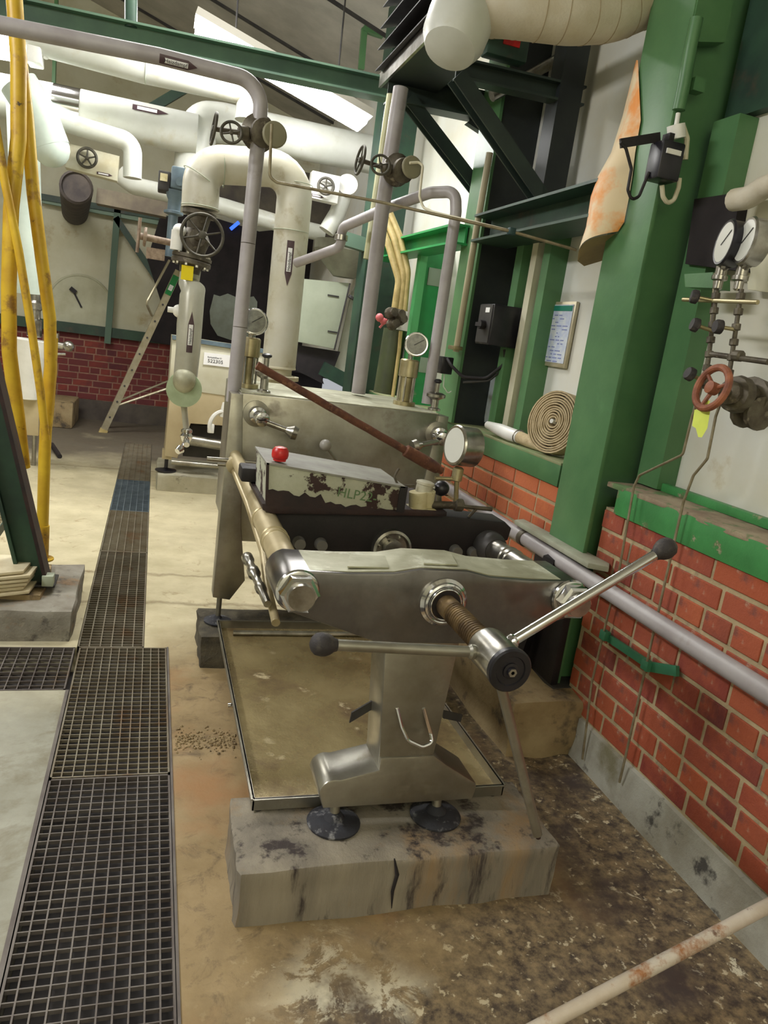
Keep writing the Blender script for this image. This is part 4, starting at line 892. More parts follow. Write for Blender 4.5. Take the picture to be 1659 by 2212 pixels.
# near-bay upper clutter: dark blind, shelf beam, rolled blanket
bm = B(); box(bm, 1.86, 1.90, 1.93, 2.43, 2.41, 3.9); tag(obj('roller_blind', bm, greend), 'dark green blind behind the near column at the top right', 'blind')
bm = B(); box(bm, 1.82, 1.90, 2.30, 2.43, 1.1, 2.40); tag(obj('pipe_chase', bm, green), 'dark green upright channel right of the near column', 'channel')
bm = B(); prism(bm, [AX(x, y, 1.80) for x, y in ((1500, 430), (1600, 415), (1590, 470), (1600, 585), (1480, 570))], (.05, 0, 0)); tag(obj('soot_panel', bm, darkv), 'sooty dark panel behind the two pressure gauges', 'panel')
bm = B(); prism(bm, [AX(x, y, 1.72) for x, y in ((1478, 592), (1540, 588), (1540, 622), (1480, 620))], (.07, 0, 0)); tag(obj('gauge_bracket', bm, green), 'green bracket plate left of the gauge valves', 'bracket')
bm = B(); tube(bm, [AX(1585, 432, 1.75), AX(1615, 428, 1.75), AX(1650, 405, 1.75), AX(1720, 380, 1.75)], .035, 14, .05); tag(obj('insulation_blanket', bm, wrapmat), 'rolled cream insulation blanket above the gauges at the right edge', 'blanket')
bm = B(); prism(bm, [AX(x, y, 1.84) for x, y in ((1605, 430), (1720, 415), (1720, 640), (1615, 625))], (.03, 0, 0)); tag(obj('aged_lining', bm, cream), 'aged cream lining board behind the gauges at the right edge', 'lining')

# ---------------------------------------------------------------- gauge manifold on the right
GM = thing('gauge_manifold', AX(1560, 760, 1.66), 'instrument manifold with needle valves on two tubes right of the near column', 'manifold')
for k, (gx, gy, s) in enumerate(((1567, 524, 'left'), (1612, 520, 'right'))):
    c = AX(gx, gy, 1.62 + .0 * k); g = thing('pressure_gauge', c, 'white-faced pressure gauge over the manifold, %s one of two' % s, 'gauge', None)
    gauge(c, V(-.93, .30, .05), .066, .05, g, face=gauge_glass, rim=blackgloss if k == 0 else dullchrome, name='gauge_case')
    q0, q1 = AX(gx - 8, 580, 1.655), AX(gx - 14, 622, 1.655)
    bm = B(); cyl(bm, c + V(.03, 0, -.06), q0, .012); lathe(bm, q0, V(0, 0, -1), [(.010, -.02), (.018, -.01), (.018, .02), (.024, .022), (.024, .034), (.014, .038), (.014, .06), (.008, .065)], 12); obj('stem_fitting', bm, dullchrome, g)
for a, c in (((1548, 625), (1530, 780)), ((1602, 625), (1578, 790)), ((1530, 780), (1520, 840)), ((1578, 790), (1566, 850))):
    bm = B(); a, c = AX(*a, 1.655), AX(*c, 1.655); L_ = (c - a).length
    prof = [(.007, 0)]; rr = random.Random(int(a.z * 100)); d = .0
    while d < L_ - .04: prof += [(.007, d + .01), (.013, d + .012), (.013, d + .03), (.007, d + .032)]; d += .045
    prof += [(.007, L_)]; lathe(bm, a, c - a, prof, 10); obj('riser', bm, valvem, GM)
bm = B(); tube(bm, [AX(1476, 647, 1.65), AX(1637, 653, 1.65)], .007, 10); obj('cross_bar', bm, brass, GM)
bm = B(); tube(bm, [AX(1535, 765, 1.655), AX(1660, 782, 1.655)], .009, 10); lathe(bm, AX(1585, 768, 1.655), V(0, -1, 0), [(.01, 0), (.017, .005), (.017, .03), (.01, .035)], 10); obj('cross_bar', bm, valvem, GM)
for (kx, ky, ex, ey) in ((1501, 641, 1545, 650), (1502, 702, 1540, 715), (1552, 706, 1590, 712), (1491, 808, 1522, 825)):
    k0 = AX(kx, ky, 1.60); e0 = AX(ex, ey, 1.655); d = (e0 - k0)
    bm = B(); cyl(bm, k0, e0, .006); s_ = obj('valve_stem', bm, brass, GM); bm = B(); lathe(bm, k0, d, [(.018, -.012), (.0215, -.006), (.0215, .008), (.012, .013)], 14); obj('star_knob', bm, knobmat, s_)
# brown handwheel valve
def handwheel(c, ax, R, r, parent, m, spokes=5, hubr=None, name='handwheel'):
    bm = B(); torus(bm, c, ax, R, r, 36, 10); x, y, z = frame(ax); hubr = hubr or R * .2
    for k in range(spokes):
        a = 2 * math.pi * k / spokes + .3; d = x * math.cos(a) + y * math.sin(a); cyl(bm, c + d * hubr * .6 - z * r * .6, c + d * (R - r * .3), r * .62, r * .5, 8)
    lathe(bm, c, ax, [(hubr, -r * 1.4), (hubr, r * 1.1), (hubr * .55, r * 1.4)], 14); return obj(name, bm, m, parent)
HV = thing('globe_valve', AX(1620, 840, 1.7), 'old grey flanged valve with brown handwheel at the right edge', 'valve')
wc = AX(1538, 838, 1.50); handwheel(wc, V(-1, .02, .22), .060, .0105, HV, rustw, 3, .018)
vb = wc + V(.28, .06, -.02); bm = B(); cyl(bm, wc, wc.lerp(vb, .5), .011); obj('valve_stem', bm, valvem, HV)
bm = B(); lathe(bm, wc + V(.07, .02, -.005), vb - wc, [(.02, 0), (.035, .01), (.035, .025), (.05, .03), (.055, .045), (.055, .06), (.04, .065), (.04, .10), (.062, .105), (.062, .125), (.045, .13), (.045, .2)], 12); cyl(bm, vb, V(1.905, vb.y + .06, vb.z), .04); obj('valve_body', bm, valvem, HV)
bm = B(); q = AX(1650, 895, 1.68); lathe(bm, q + V(0, .08, -.0), V(0, -1, 0), [(.05, 0), (.05, .015), (.03, .02), (.03, .05), (.05, .055), (.05, .07)], 12); obj('pipe_flange', bm, valvem, HV)
TG = thing('valve_tag', AX(1518, 900, 1.5), 'yellow-green paper tag tied to the brown handwheel', 'tag')
bm = B(); prism(bm, [AX(x, y, 1.50) for x, y in ((1522, 862), (1534, 866), (1528, 884), (1534, 888), (1528, 925), (1516, 945), (1508, 944), (1503, 925), (1495, 920), (1500, 885), (1514, 884))], (.001, .001, 0)); obj('tag_paper', bm, limetag, TG)

# ---------------------------------------------------------------- control box, poster, hose on the sill
CB = thing('control_box', AX(1090, 700, 1.75), 'black wall control box with rotary switch', 'switchbox')
p = AY(1066, 702, 3.70); q = AY(1133, 715, 3.70)
x0, x1 = p.x - .03, q.x - .0; zc = p.z; bm = B(); box(bm, x0, x1, 3.66, 3.84, zc - .105, zc + .105, .006); cb = obj('enclosure', bm, blackgloss, CB)
bm = B(); box(bm, x0 - .004, x0, 3.67, 3.83, zc - .095, zc + .1); obj('door', bm, darkmet, cb)
bm = B(); kx = x0 - .004; cyl(bm, V(kx, 3.74, zc - .005), V(kx - .03, 3.74, zc - .005), .024); beam(bm, V(kx - .03, 3.70, zc - .005), V(kx - .03, 3.78, zc - .005), .012, .02); obj('rotary_knob', bm, black, cb)
bm = B(); box(bm, x0 - .006, x0 - .003, 3.70, 3.75, zc + .06, zc + .085); obj('label_strip', bm, paper, cb)
bm = B(); tube(bm, [AY(1090, 755, 3.74), AY(1092, 785, 3.74), AY(1050, 818, 3.8), AY(1000, 815, 3.85), AY(975, 790, 3.9), AY(966, 775, 3.95)], .009, 10, .06); obj('cable', bm, black, CB)
bm = B(); tube(bm, [AY(1098, 755, 3.76), AY(1090, 795, 3.76), AY(1055, 823, 3.8), AY(1000, 826, 3.85)], .007, 10, .06); obj('cable', bm, darkmet, CB)
SO = thing('plug_socket', AY(962, 785, 4.0), 'small black socket with a hanging white wire left of the dark-shaded column', 'socket')
p = AY(961, 788, 4.0); bm = B(); box(bm, p.x - .035, p.x + .035, 3.96, 4.03, p.z - .05, p.z + .045, .006); obj('housing', bm, blackgloss, SO)
bm = B(); tube(bm, [AY(960, 808, 3.99), AY(958, 835, 3.99), AY(968, 850, 3.99), AY(975, 845, 3.99)], .003, 6, .02); obj('wire', bm, clear, SO)

PO = thing('framed_notice', (1.89, 3.28, 1.5), 'framed notice sheet with teal heading on the white wall panel', 'poster')
ya, yb, za, zb = 3.06, 3.47, 1.50, 1.80; pl = AX(1152, 650, 1.885); pr = AX(1246, 655, 1.885); pbl = AX(1132, 785, 1.885); pbr = AX(1224, 794, 1.885)
ya, yb = (pr.y + pbr.y) / 2, (pl.y + pbl.y) / 2; za, zb = (pbl.z + pbr.z) / 2, (pl.z + pr.z) / 2
bm = B(); box(bm, 1.878, 1.895, ya, yb, za, zb, .003); obj('frame', bm, alu, PO)
bm = B(); box(bm, 1.875, 1.879, ya + .015, yb - .015, za + .02, zb - .015); obj('sheet', bm, posterm, PO)
bm = B(); box(bm, 1.873, 1.8755, ya + .02, yb - .03, zb - .045, zb - .02); obj('heading_bar', bm, teal, PO)
text('Hinweise', .022, (1.8725, yb - .09, zb - .041), (0, -1, 0), (0, 0, 1), paper, PO, thick=.0003)
bm = B(); rnd = random.Random(2)
for r in range(14):
    z = zb - .065 - r * .017; y = yb - .03
    while y > ya + .04:
        l = rnd.uniform(.01, .05)
        if rnd.random() < .6 and y - l > ya + .02: box(bm, 1.874, 1.8752, y - l, y, z - .003, z + .002)
        y -= l + .012
obj('print_lines', bm, mat('print_blue', srgb(120, 130, 180), rough=.5), PO)
# torn papers / foil under control box
bm = B(); prism(bm, [AX(x, y, 1.86) for x, y in ((1050, 830), (1085, 800), (1090, 860), (1072, 912), (1046, 912))], (.004, .0, 0)); tag(obj('hanging_film', bm, mat('bluish_film', srgb(188, 200, 206), srgb(170, 178, 170), rough=.3, sc_=8)), 'crumpled bluish plastic film hanging below the control box', 'film')
bm = B(); prism(bm, [AX(x, y, 1.875) for x, y in ((1152, 800), (1156, 830), (1160, 850), (1140, 885), (1118, 912), (1112, 908), (1135, 860))], (.004, .0, 0)); tag(obj('torn_flap', bm, sheetback), 'brown torn flap of wall panel left of the hose roll', 'flap')

# rolled hose
HO = thing('rolled_hose', (1.80, 3.0, 1.095), 'flat canvas fire hose rolled up on the green sill', 'hose')
hc = AX(1205, 910, 1.80); Rh = .148; hc.z = 1.096 + Rh + .002; hc = V(1.765, AX(1205, 915, 1.765).y, hc.z)
hax = V(-1, -.35, .15).normalized(); x_, y_, z_ = frame(hax)
bm = B(); turns = 11; n = 320; prev = None
for i in range(n + 1):
    a = 2 * math.pi * turns * i / n; r = .02 + (Rh - .022) * i / n + .0012 * math.sin(a * 2.3); d = x_ * math.cos(a) + y_ * math.sin(a)
    cur = [bm.verts.new(hc + d * (r - .0035) - z_ * .04), bm.verts.new(hc + d * (r - .0035) + z_ * .04), bm.verts.new(hc + d * (r + .0035) + z_ * .04), bm.verts.new(hc + d * (r + .0035) - z_ * .04)]
    if prev:
        for k in range(4): bm.faces.new((prev[k], cur[k], cur[(k + 1) % 4], prev[(k + 1) % 4]))
    prev = cur
obj('hose_coil', bm, hosem, HO)
bm = B(); cyl(bm, hc - z_ * .03, hc + z_ * .047, .014, .010); obj('centre_pin', bm, clear, HO)
e = hc + V(-.0, .02, -Rh + .005); bm = B(); tube(bm, [hc + V(0, .03, -Rh + .01), hc + V(-.02, .12, -Rh + .02), hc + V(-.03, .20, -Rh + .03), hc + V(-.04, .26, -Rh + .035)], [.012, .022, .03, .03], 12); obj('hose_tail', bm, hosem, HO)
bm = B(); a = hc + V(-.04, .26, -Rh + .035); tube(bm, [a, a + V(-.01, .08, .0), a + V(-.015, .20, .005), a + V(-.02, .34, .01)], [.031, .034, .032, .02], 14); obj('wrapped_coupling', bm, clear, HO)
bm = B(); torus(bm, a + V(0, .01, 0), V(0, 1, 0), .033, .004, 20, 6); obj('clip', bm, dullchrome, HO)

# ---------------------------------------------------------------- grey process pipes in front of the back area
def flangevalve(c, side, scale, parent, wheel_at=None):
    """wafer valve body on a pipe with two small handwheels sticking left"""
    bm = B(); lathe(bm, c, V(.15, -1, .1), [(.03, -.06), (.055, -.05), (.062, -.03), (.062, .03), (.05, .045), (.03, .05)], 16); b = obj('valve_body', bm, valvem, parent)
    return b
G1 = thing('process_pipe', AY(505, 868, 3.3), 'grey process pipe rising left of the fat white pipe and turning left under the roof', 'pipe')
g1 = [AY(503, 868, 3.34), AY(558, 300, 3.34), AY(566, 178, 3.34), AY(345, 122, 3.34), AY(-80, 38, 3.34)]
bm = B(); tube(bm, g1, .0305, 20, .10, n=10); obj('pipe_run', bm, pipegrey, G1)
bm = B(); p = g1[3].lerp(g1[2], .05); wrap(bm, g1[3].lerp(g1[2], .0) , g1[3].lerp(g1[2], .36), .0305, V(-.2, -1, -.55), .55, .25); lb = obj('arrow_label', bm, plum, G1)
bm = B(); wrap(bm, g1[3].lerp(g1[2], .05), g1[3].lerp(g1[2], .27), .0315, V(-.2, -1, -.6), .28, 0, tipatend=False); obj('label_window', bm, paper, lb)
tdir = (g1[2] - g1[3]).normalized(); fdir = V(-.2, -1, -.6).normalized()
text('Heizdampf', .020, g1[3].lerp(g1[2], .06) + fdir * .0345 + V(0, 0, -.006), tdir, V(0, -.6, 1), ink, lb, thick=.0003)
for z_ in (.3, .62):
    p = g1[0].lerp(g1[1], z_); bm = B(); torus(bm, p, g1[1] - g1[0], .0305, .0015, 20, 5); obj('weld_bead', bm, valvem, G1)
def two_wheel_valve(name, label, body, w1, w2, Y, R1, R2, disc, tubeend):
    T = thing(name, AY(*body, Y), label, 'valve'); c = AY(*body, Y)
    bm = B(); lathe(bm, c + V(0, .06, .02), V(.25, -1, -.15), [(.035, 0), (.07, .01), (.075, .03), (.06, .045), (.045, .07), (.055, .08), (.055, .10), (.03, .11)], 18); obj('valve_body', bm, valvem, T)
    d = AY(*disc, Y - .08); bm = B(); lathe(bm, d, V(.15, -1, .05), [(.045, 0), (.05, .004), (.05, .012), (.045, .016)], 24); obj('blind_flange', bm, mat('flange_disc_' + name, srgb(128, 124, 100), rough=.5), T)
    s0 = AY(*w2, Y - .06); bm = B(); tube(bm, [c, AY(*w1, Y - .02)], .010, 10); lathe(bm, c, AY(*w1, Y - .02) - c, [(.02, .03), (.028, .04), (.028, .07), (.018, .08)], 12); obj('valve_stem', bm, valvem, T)
    handwheel(AY(*w1, Y - .02), V(-1, -.05, .1), R1, .006, T, wheelm, 5)
    handwheel(s0, V(-.15, -1, .1), R2, .006, T, wheelm, 4)
    return T
two_wheel_valve('gate_valve', 'iron valve with two handwheels on the left grey pipe', (556, 292), (462, 278), (500, 286), 3.32, .058, .04, (592, 292), None)
two_wheel_valve('gate_valve', 'iron valve with two handwheels on the middle grey pipe', (858, 372), (778, 346), (822, 356), 3.62, .062, .042, (888, 362), None)
G2 = thing('process_pipe', AY(778, 842, 3.7), 'grey process pipe rising through the middle right up to the platform', 'pipe')
bm = B(); tube(bm, [AY(774, 850, 3.72), AY(826, 450, 3.72), AY(866, 190, 3.72)], .036, 20); obj('pipe_run', bm, pipegrey, G2)
G2b = thing('service_pipe', AY(820, 500, 4.2), 'slim yellowish pipe running up behind the middle grey pipe', 'pipe')
bm = B(); tube(bm, [AY(795, 560, 4.2), AY(846, 205, 4.2)], .027, 16); obj('pipe_run', bm, mat('yellowish_pipe', srgb(196, 196, 158), srgb(170, 168, 128), rough=.4, sc_=5), G2b)
G3 = thing('process_pipe', AY(925, 868, 3.3), 'slimmer grey pipe bending over at the right of the press like a cane', 'pipe')
g3 = [AY(922, 872, 3.4), AY(985, 458, 3.4), AY(984, 414, 3.42), AY(930, 416, 3.5), AY(840, 448, 3.8), AY(738, 492, 4.2), AY(737, 533, 4.22), AY(705, 545, 4.3), AY(640, 568, 4.5)]
bm = B(); tube(bm, g3, .0265, 18, .06, n=8); obj('pipe_run', bm, pipegrey, G3)
bm = B(); lathe(bm, AY(737, 512, 4.21) + V(0, 0, -.02), V(0, 0, 1), [(.027, 0), (.037, .003), (.037, .03), (.027, .034)], 16); obj('union', bm, dullchrome, G3)
I1 = thing('impulse_tube', AY(600, 392, 3.2), 'thin impulse tube from the left valve sloping to the right wall', 'tube')
it = [AY(587, 268, 3.2), AY(582, 382, 3.22), AY(598, 394, 3.22), AY(820, 436, 3.1), AY(1105, 500, 2.95), AY(1245, 540, 2.9)]
bm = B(); tube(bm, it, .0062, 10, .03); obj('tube_run', bm, tubem, I1)
bm = B(); p = AY(1105, 500, 2.95); box(bm, p.x - .014, p.x + .014, p.y - .014, p.y + .014, p.z - .014, p.z + .014, .003); obj('clip', bm, mat('dark_teal', srgb(26, 60, 62), rough=.5), I1)
I2 = thing('impulse_tube', AY(905, 430, 3.4), 'thin impulse tube looping down from the right valve', 'tube')
bm = B(); tube(bm, [AY(885, 352, 3.5), AY(914, 350, 3.5), AY(906, 425, 3.4), AY(914, 448, 3.38), AY(935, 458, 3.3), AY(1095, 497, 2.99)], .006, 10, .04); obj('tube_run', bm, conduct, I2)
# vertical conduit along the dark-shaded column
bm = B(); tube(bm, [AX(985, 760, 1.62), AX(1025, 520, 1.62), AX(1058, 330, 1.62)], .018, 12); cl = tag(obj('column_conduit', bm, mat('conduit_grey', srgb(176, 168, 140), rough=.5)), 'pale conduit running up the green edge of the dark-shaded column', 'conduit')
bm = B(); p = AX(985, 752, 1.62); box(bm, p.x - .03, p.x + .02, p.y - .05, p.y + .05, p.z - .01, p.z + .012, .003); obj('clip', bm, brass, cl)
# dark equipment column and yellowish pipes between middle pipe and green panel
CP = thing('insulated_lines', AY(850, 600, 4.9), 'bundle of three cream pipes slanting down to brown valves left of the green panel', 'pipes')
for o_ in ((0, 0), (14, -8), (26, -12)):
    bm = B(); tube(bm, [AY(815 + o_[0], 470 + o_[1], 5.2), AY(838 + o_[0], 525 + o_[1], 5.1), AY(862 + o_[0] * .7, 605 + o_[1] * 1.6, 5.0), AY(852 + o_[0] * .8, 672, 5.0)], .024, 12, .12); obj('line', bm, creampipe, CP)
bm = B()
for k, (x, y) in enumerate(((846, 676), (862, 680), (850, 700), (866, 690))): lathe(bm, AY(x, y, 4.95), V(.3, -1, .2), [(.02, -.04), (.04, -.03), (.04, .0), (.025, .01), (.03, .04)], 10)
obj('valve_cluster', bm, valvem, CP)
bm = B(); sph(bm, AY(820, 686, 4.9), .028, 10); sph(bm, AY(828, 694, 4.9), .024, 10); cyl(bm, AY(820, 708, 4.9), AY(836, 690, 4.9), .008); obj('pink_knob', bm, pink, CP)
bm = B(); cyl(bm, AY(832, 850, 5.1), AY(855, 712, 5.1), .085, seg=22); obj('green_standpipe', bm, mat('standpipe_olive', srgb(74, 84, 52), srgb(60, 66, 48), rough=.4), CP)
bm = B(); tube(bm, [AY(848, 860, 5.0), AY(862, 760, 5.0), AY(866, 715, 5.0)], .014, 10); obj('brass_drop', bm, creampipe, CP)
bm = B(); tube(bm, [AY(893, 850, 4.92), AY(893, 852, 4.9)], .01); bm.free()

# ---------------------------------------------------------------- white insulated pipework
YI = 4.9
FP = thing('insulated_pipe', AY(605, 800, YI), 'fat white jacketed pipe standing behind the press, arching over to the big gate valve', 'pipe')
r_ = .109
pts = [AY(603, 792, YI), AY(640, 378, YI), AY(640, 372, YI)]
v_top = AY(638, 392, YI); v_bot = AY(602, 792, YI); e2 = AY(440, 372, YI); lo2 = AY(432, 452, YI)
mid1 = AY(643, 352, YI)
bm = B(); tube(bm, [v_bot, AY(642, 366, YI), AY(437, 360 - 6, YI), lo2], r_, 28, .16, n=9); fp_ = obj('jacket', bm, insul_dirty, FP)
for a, c, ks in ((v_bot, v_top, (.74, .985)),):
    for k in ks:
        bm = B(); p = a.lerp(c, k); torus(bm, p, c - a, r_ + .001, .0025, 28, 6); obj('jacket_seam', bm, greyp, FP)
bm = B(); torus(bm, AY(434, 385, YI), V(.5, 0, 1), r_ + .003, .003, 28, 6); torus(bm, AY(433, 448, YI), V(0, 0, 1), r_ + .002, .003, 28, 6); torus(bm, AY(482, 362, YI), V(1, 0, .1), r_ + .002, .003, 28, 6); obj('jacket_seam', bm, greyp, FP)
bm = B(); lathe(bm, v_bot, v_bot - v_top, [(r_, -.004), (r_ * 1.02, 0), (r_ * 1.02, .01), (r_ * .8, .015), (r_ * .8, .05), (r_ * 1.25, .055), (r_ * 1.25, .08), (r_ * .8, .085), (r_ * .8, .4)], 28); obj('base_flange', bm, mat('flange_cream', srgb(190, 184, 160), rough=.5), FP)
a, c = AY(620, 620, YI), AY(629, 524, YI); face = V(.05, -1, .1)
ax_ = (v_top - v_bot).normalized()
a0 = v_bot + ax_ * (a - v_bot).dot(ax_); c0_ = v_bot + ax_ * (c - v_bot).dot(ax_)
face = V(0, -1, 0) + V(-.10, 0, 0)
bm = B(); wrap(bm, c0_, a0, r_, face, .20, .28); lb = obj('arrow_label', bm, plum, FP)
bm = B(); wrap(bm, c0_.lerp(a0, .16), c0_.lerp(a0, .68), r_ + .001, face, .12, 0, tipatend=False); obj('label_window', bm, paper, lb)
text('Heizdampf', .030, c0_.lerp(a0, .66) + face.normalized() * (r_ + .0035) + V(.010, 0, 0), ax_, V(-1, 0, 0), ink, lb, thick=.0003, squeeze=.85)

def ipipe(label, pts, r, m=insul, R=.2, name='insulated_pipe', loc=None, seg=24):
    T = thing(name, pts[0], label, 'pipe'); bm = B(); tube(bm, pts, r, seg, R, n=8); obj('jacket', bm, m, T); return T
Q = ipipe('white jacketed pipe looping up behind the arch and running right under the lamp', [AY(412, 400, 6.6), AY(424, 300, 6.6), AY(436, 262, 6.6), AY(480, 266, 6.6), AY(850, 345, 6.6), AY(960, 368, 6.6)], .148)
P1 = ipipe('thick white horizontal pipe with a silver band at the upper left', [AY(-120, 185, 6.5), AY(115, 228, 6.5), AY(425, 292, 6.5)], .148, insul)
bm = B(); a, c = AY(116, 229, 6.5), AY(174, 241, 6.5); cyl(bm, a, c, .152, seg=28, caps=False); obj('silver_band', bm, chrome, P1)
a, c = AY(286, 263, 6.5), AY(362, 279, 6.5); fc = V(0, -1, .62); bm = B(); wrap(bm, a, c, .148, fc, .17, .3); lb = obj('arrow_label', bm, plum, P1)
bm = B(); wrap(bm, a.lerp(c, .13), a.lerp(c, .68), .149, fc, .10, 0, tipatend=False); obj('label_window', bm, paper, lb)
text('Heizdampf', .036, a.lerp(c, .15) + fc.normalized() * .1525 + V(0, .004, -.008), c - a, V(0, .55, 1), ink, lb, thick=.0003)
P2 = ipipe('slimmer white pipe under the grey one, dropping at the bend', [AY(60, 78, 6.0), AY(310, 146, 6.0), AY(543, 196, 6.0), AY(537, 262, 6.0)], .10, insul, .06)
bm = B(); torus(bm, AY(315, 147, 6.0), AY(543, 196, 6.0) - AY(310, 146, 6.0), .101, .003, 24, 6); obj('jacket_seam', bm, greyp, P2)
P4 = ipipe('small white pipe with an elbow turning down left of the actuator', [AY(60, 240, 6.25), AY(287, 308, 6.25), AY(286, 385, 6.25)], .066, insul, .09)
P5 = ipipe('low white pipe running right from the valve box to behind the fat pipe', [AY(255, 375, 7.4), AY(290, 402, 7.4), AY(350, 415, 7.4), AY(480, 446, 7.4), AY(600, 482, 7.4), AY(700, 505, 7.4)], .075, insul, .12)
P6 = ipipe('pale elbow pipe with a mitred end behind the yellow tubes', [AY(40, 180, 6.0), AY(84, 250, 6.0), AY(110, 318, 6.0)], .125, paleblue, .2)
bm = B(); sph(bm, AY(110, 320, 6.0), .124, 24); obj('rounded_end', bm, paleblue, P6)
P7 = ipipe('tall pale vertical pipe behind the yellow tubes feeding the left filter', [AY(48, 215, 6.3), AY(52, 330, 6.3), AY(58, 500, 6.3), AY(62, 635, 6.3)], .105, paleblue, .4)
P8 = ipipe('pale cone-ended branch pipe near the blank panel above the grey cabinet', [AY(705, 500, 6.6), AY(728, 462, 6.6), AY(750, 405, 6.6)], .07, insul, .1)
bm = B(); cyl(bm, AY(750, 403, 6.55), AY(751, 398, 6.5), .085, seg=24); obj('pale_disc', bm, clear, P8)
for i, (x, w_) in enumerate(((680, 520), (800, 560))): pass
# valve boxes with wheels
def vbox(label, pts, wheel, Y, m, Rw, lab):
    T = thing('valve_cover', AY(*pts[0], Y), label, 'cover'); bm = B(); prism(bm, [AY(x, y, Y) for x, y in pts], (0, .12, 0), .004); obj('cover_box', bm, m, T)
    handwheel(AY(*wheel, Y - .05), V(-.1, -1, .05), Rw, .011, T, wheelm, 5); bm = B(); cyl(bm, AY(*wheel, Y - .05), AY(*wheel, Y), .012); obj('valve_stem', bm, valvem, T)
    a, c = AY(*lab[0], Y - .004), AY(*lab[1], Y - .004); d = c - a; n_ = V(0, 0, 1) * d.length * .085
    bm = B(); prism(bm, [a - n_, a + n_, a.lerp(c, .78) + n_, c, a.lerp(c, .78) - n_], (0, .003, 0)); l_ = obj('arrow_label', bm, plum, T)
    bm = B(); prism(bm, [a.lerp(c, .1) - n_ * .5 - V(0, .001, 0), a.lerp(c, .1) + n_ * .5 - V(0, .001, 0), a.lerp(c, .74) + n_ * .5 - V(0, .001, 0), a.lerp(c, .74) - n_ * .5 - V(0, .001, 0)], (0, .001, 0)); obj('label_window', bm, paper, l_); return T
vbox('cream valve cover box with small handwheel at the upper left', [(140, 393 - 34), (148, 309), (258, 337), (253, 391), (140, 361)], (188, 341), 6.6, mat('cover_cream', srgb(206, 204, 184), srgb(188, 180, 150), rough=.5, sc_=6), .068, ((209, 373), (243, 380)))
vbox('bluish white valve cover with black handwheel right of the fat pipe', [(668, 426), (676, 368), (737, 381), (729, 440)], (704, 402), 6.4, clear, .062, ((672, 420), (700, 427)))
# round dark duct mouth and shelf
bm = B(); lathe(bm, AY(165, 404, 8.0), V(.1, -1, 0), [(.15, -2.3), (.15, -.02), (.13, .0), (.12, -.02)], 24); tag(obj('duct_mouth', bm, mat('sooty_brown', srgb(84, 76, 70), srgb(60, 54, 54), rough=.8)), 'round dark duct mouth below the cream valve cover', 'duct')
bm = B(); beam(bm, AY(210, 425, 8.2), AY(360, 455, 8.2), .2, .14); tag(obj('cable_tray', bm, mat('tray_brown', srgb(122, 112, 92), srgb(98, 88, 76), rough=.6)), 'brownish cable tray under the low white pipe at the left', 'tray')
bm = B(); beam(bm, AY(92, 432, 10.25), AY(355, 482, 10.25), .07, .07); tag(obj('green_rail', bm, mat('rail_green', srgb(112, 136, 116), rough=.5)), 'pale green horizontal rail below the cable tray', 'rail')
bm = B(); beam(bm, AY(300, 250, 8.6), AY(418, 180, 8.6), .05, .09); tag(obj('roof_strut', bm, greend), 'dark diagonal strut between the two white pipes under the roof', 'strut')
bm = B(); q = AY(160, 190, 8.6); beam(bm, V(q.x, 8.6, roofz(q.x) - .01), q, .02, .03); tag(obj('hanger_strip', bm, black), 'thin black hanger strip above the thick white pipe', 'hanger')
bm = B(); q = AY(116, 190, 8.6); beam(bm, V(q.x, 8.6, roofz(q.x) - .01), q, .03, .07); tag(obj('hanger_strip', bm, green), 'green hanger strip beside the black one above the thick white pipe', 'hanger')

# actuator
AC = thing('valve_actuator', AY(372, 400, 5.2), 'blue-grey electric actuator left of the arch pipe', 'actuator')
bm = B(); box(bm, *[AY(341, 400, 5.2).x, AY(368, 400, 5.2).x], 5.16, 5.32, AY(350, 412, 5.2).z, AY(350, 370, 5.2).z, .008); obj('motor_head', bm, darkmet, AC)
bm = B(); box(bm, *[AY(368, 400, 5.2).x, AY(402, 400, 5.2).x], 5.12, 5.32, AY(385, 412, 5.2).z, AY(385, 364, 5.2).z, .012); cyl(bm, AY(388, 392, 5.12), AY(388, 392, 5.08), .025); obj('gear_head', bm, bluegrey, AC)
bm = B(); p = AY(354, 383, 5.155); box(bm, p.x - .022, p.x + .022, p.y - .004, p.y, p.z - .022, p.z + .022); obj('rating_plate', bm, creampl, AC)
bm = B(); lathe(bm, AY(379, 412, 5.2), V(-.02, 0, -1), [(.06, 0), (.05, .04), (.04, .06), (.04, .12), (.06, .125), (.06, .14), (.03, .15), (.03, .40)], 14); obj('yoke', bm, bluegrey, AC)

# main gate valve with wheel
GV = thing('gate_valve', AY(415, 560, YI), 'large flanged gate valve with big spoked handwheel left of centre', 'valve')
wc = AY(437, 508, YI - .22); handwheel(wc, V(.05, -1, .08), .118, .0095, GV, wheelm, 6, .022)
vb = AY(415, 520, YI + .02)
bm = B(); cyl(bm, wc, V(vb.x, vb.y, vb.z), .018); lathe(bm, vb, wc - vb, [(.06, -.05), (.075, 0), (.075, .02), (.045, .03), (.035, .12), (.05, .13)], 18); obj('valve_stem', bm, valvem, GV)
tp, bt = AY(432, 456, YI), AY(409, 590, YI); d = bt - tp; L_ = d.length
bm = B(); lathe(bm, tp, d, [(.085, 0), (.10, .004), (.10, .03), (.07, .035), (.06, L_ * .3), (.09, L_ * .45), (.075, L_ * .6), (.07, L_ * .70), (.118, L_ * .72), (.118, L_ * .77), (.112, L_ * .78), (.118, L_ * .80), (.118, L_ * .86), (.065, L_ * .88), (.06, L_)], 26); obj('valve_body', bm, valvem, GV)
bm = B()
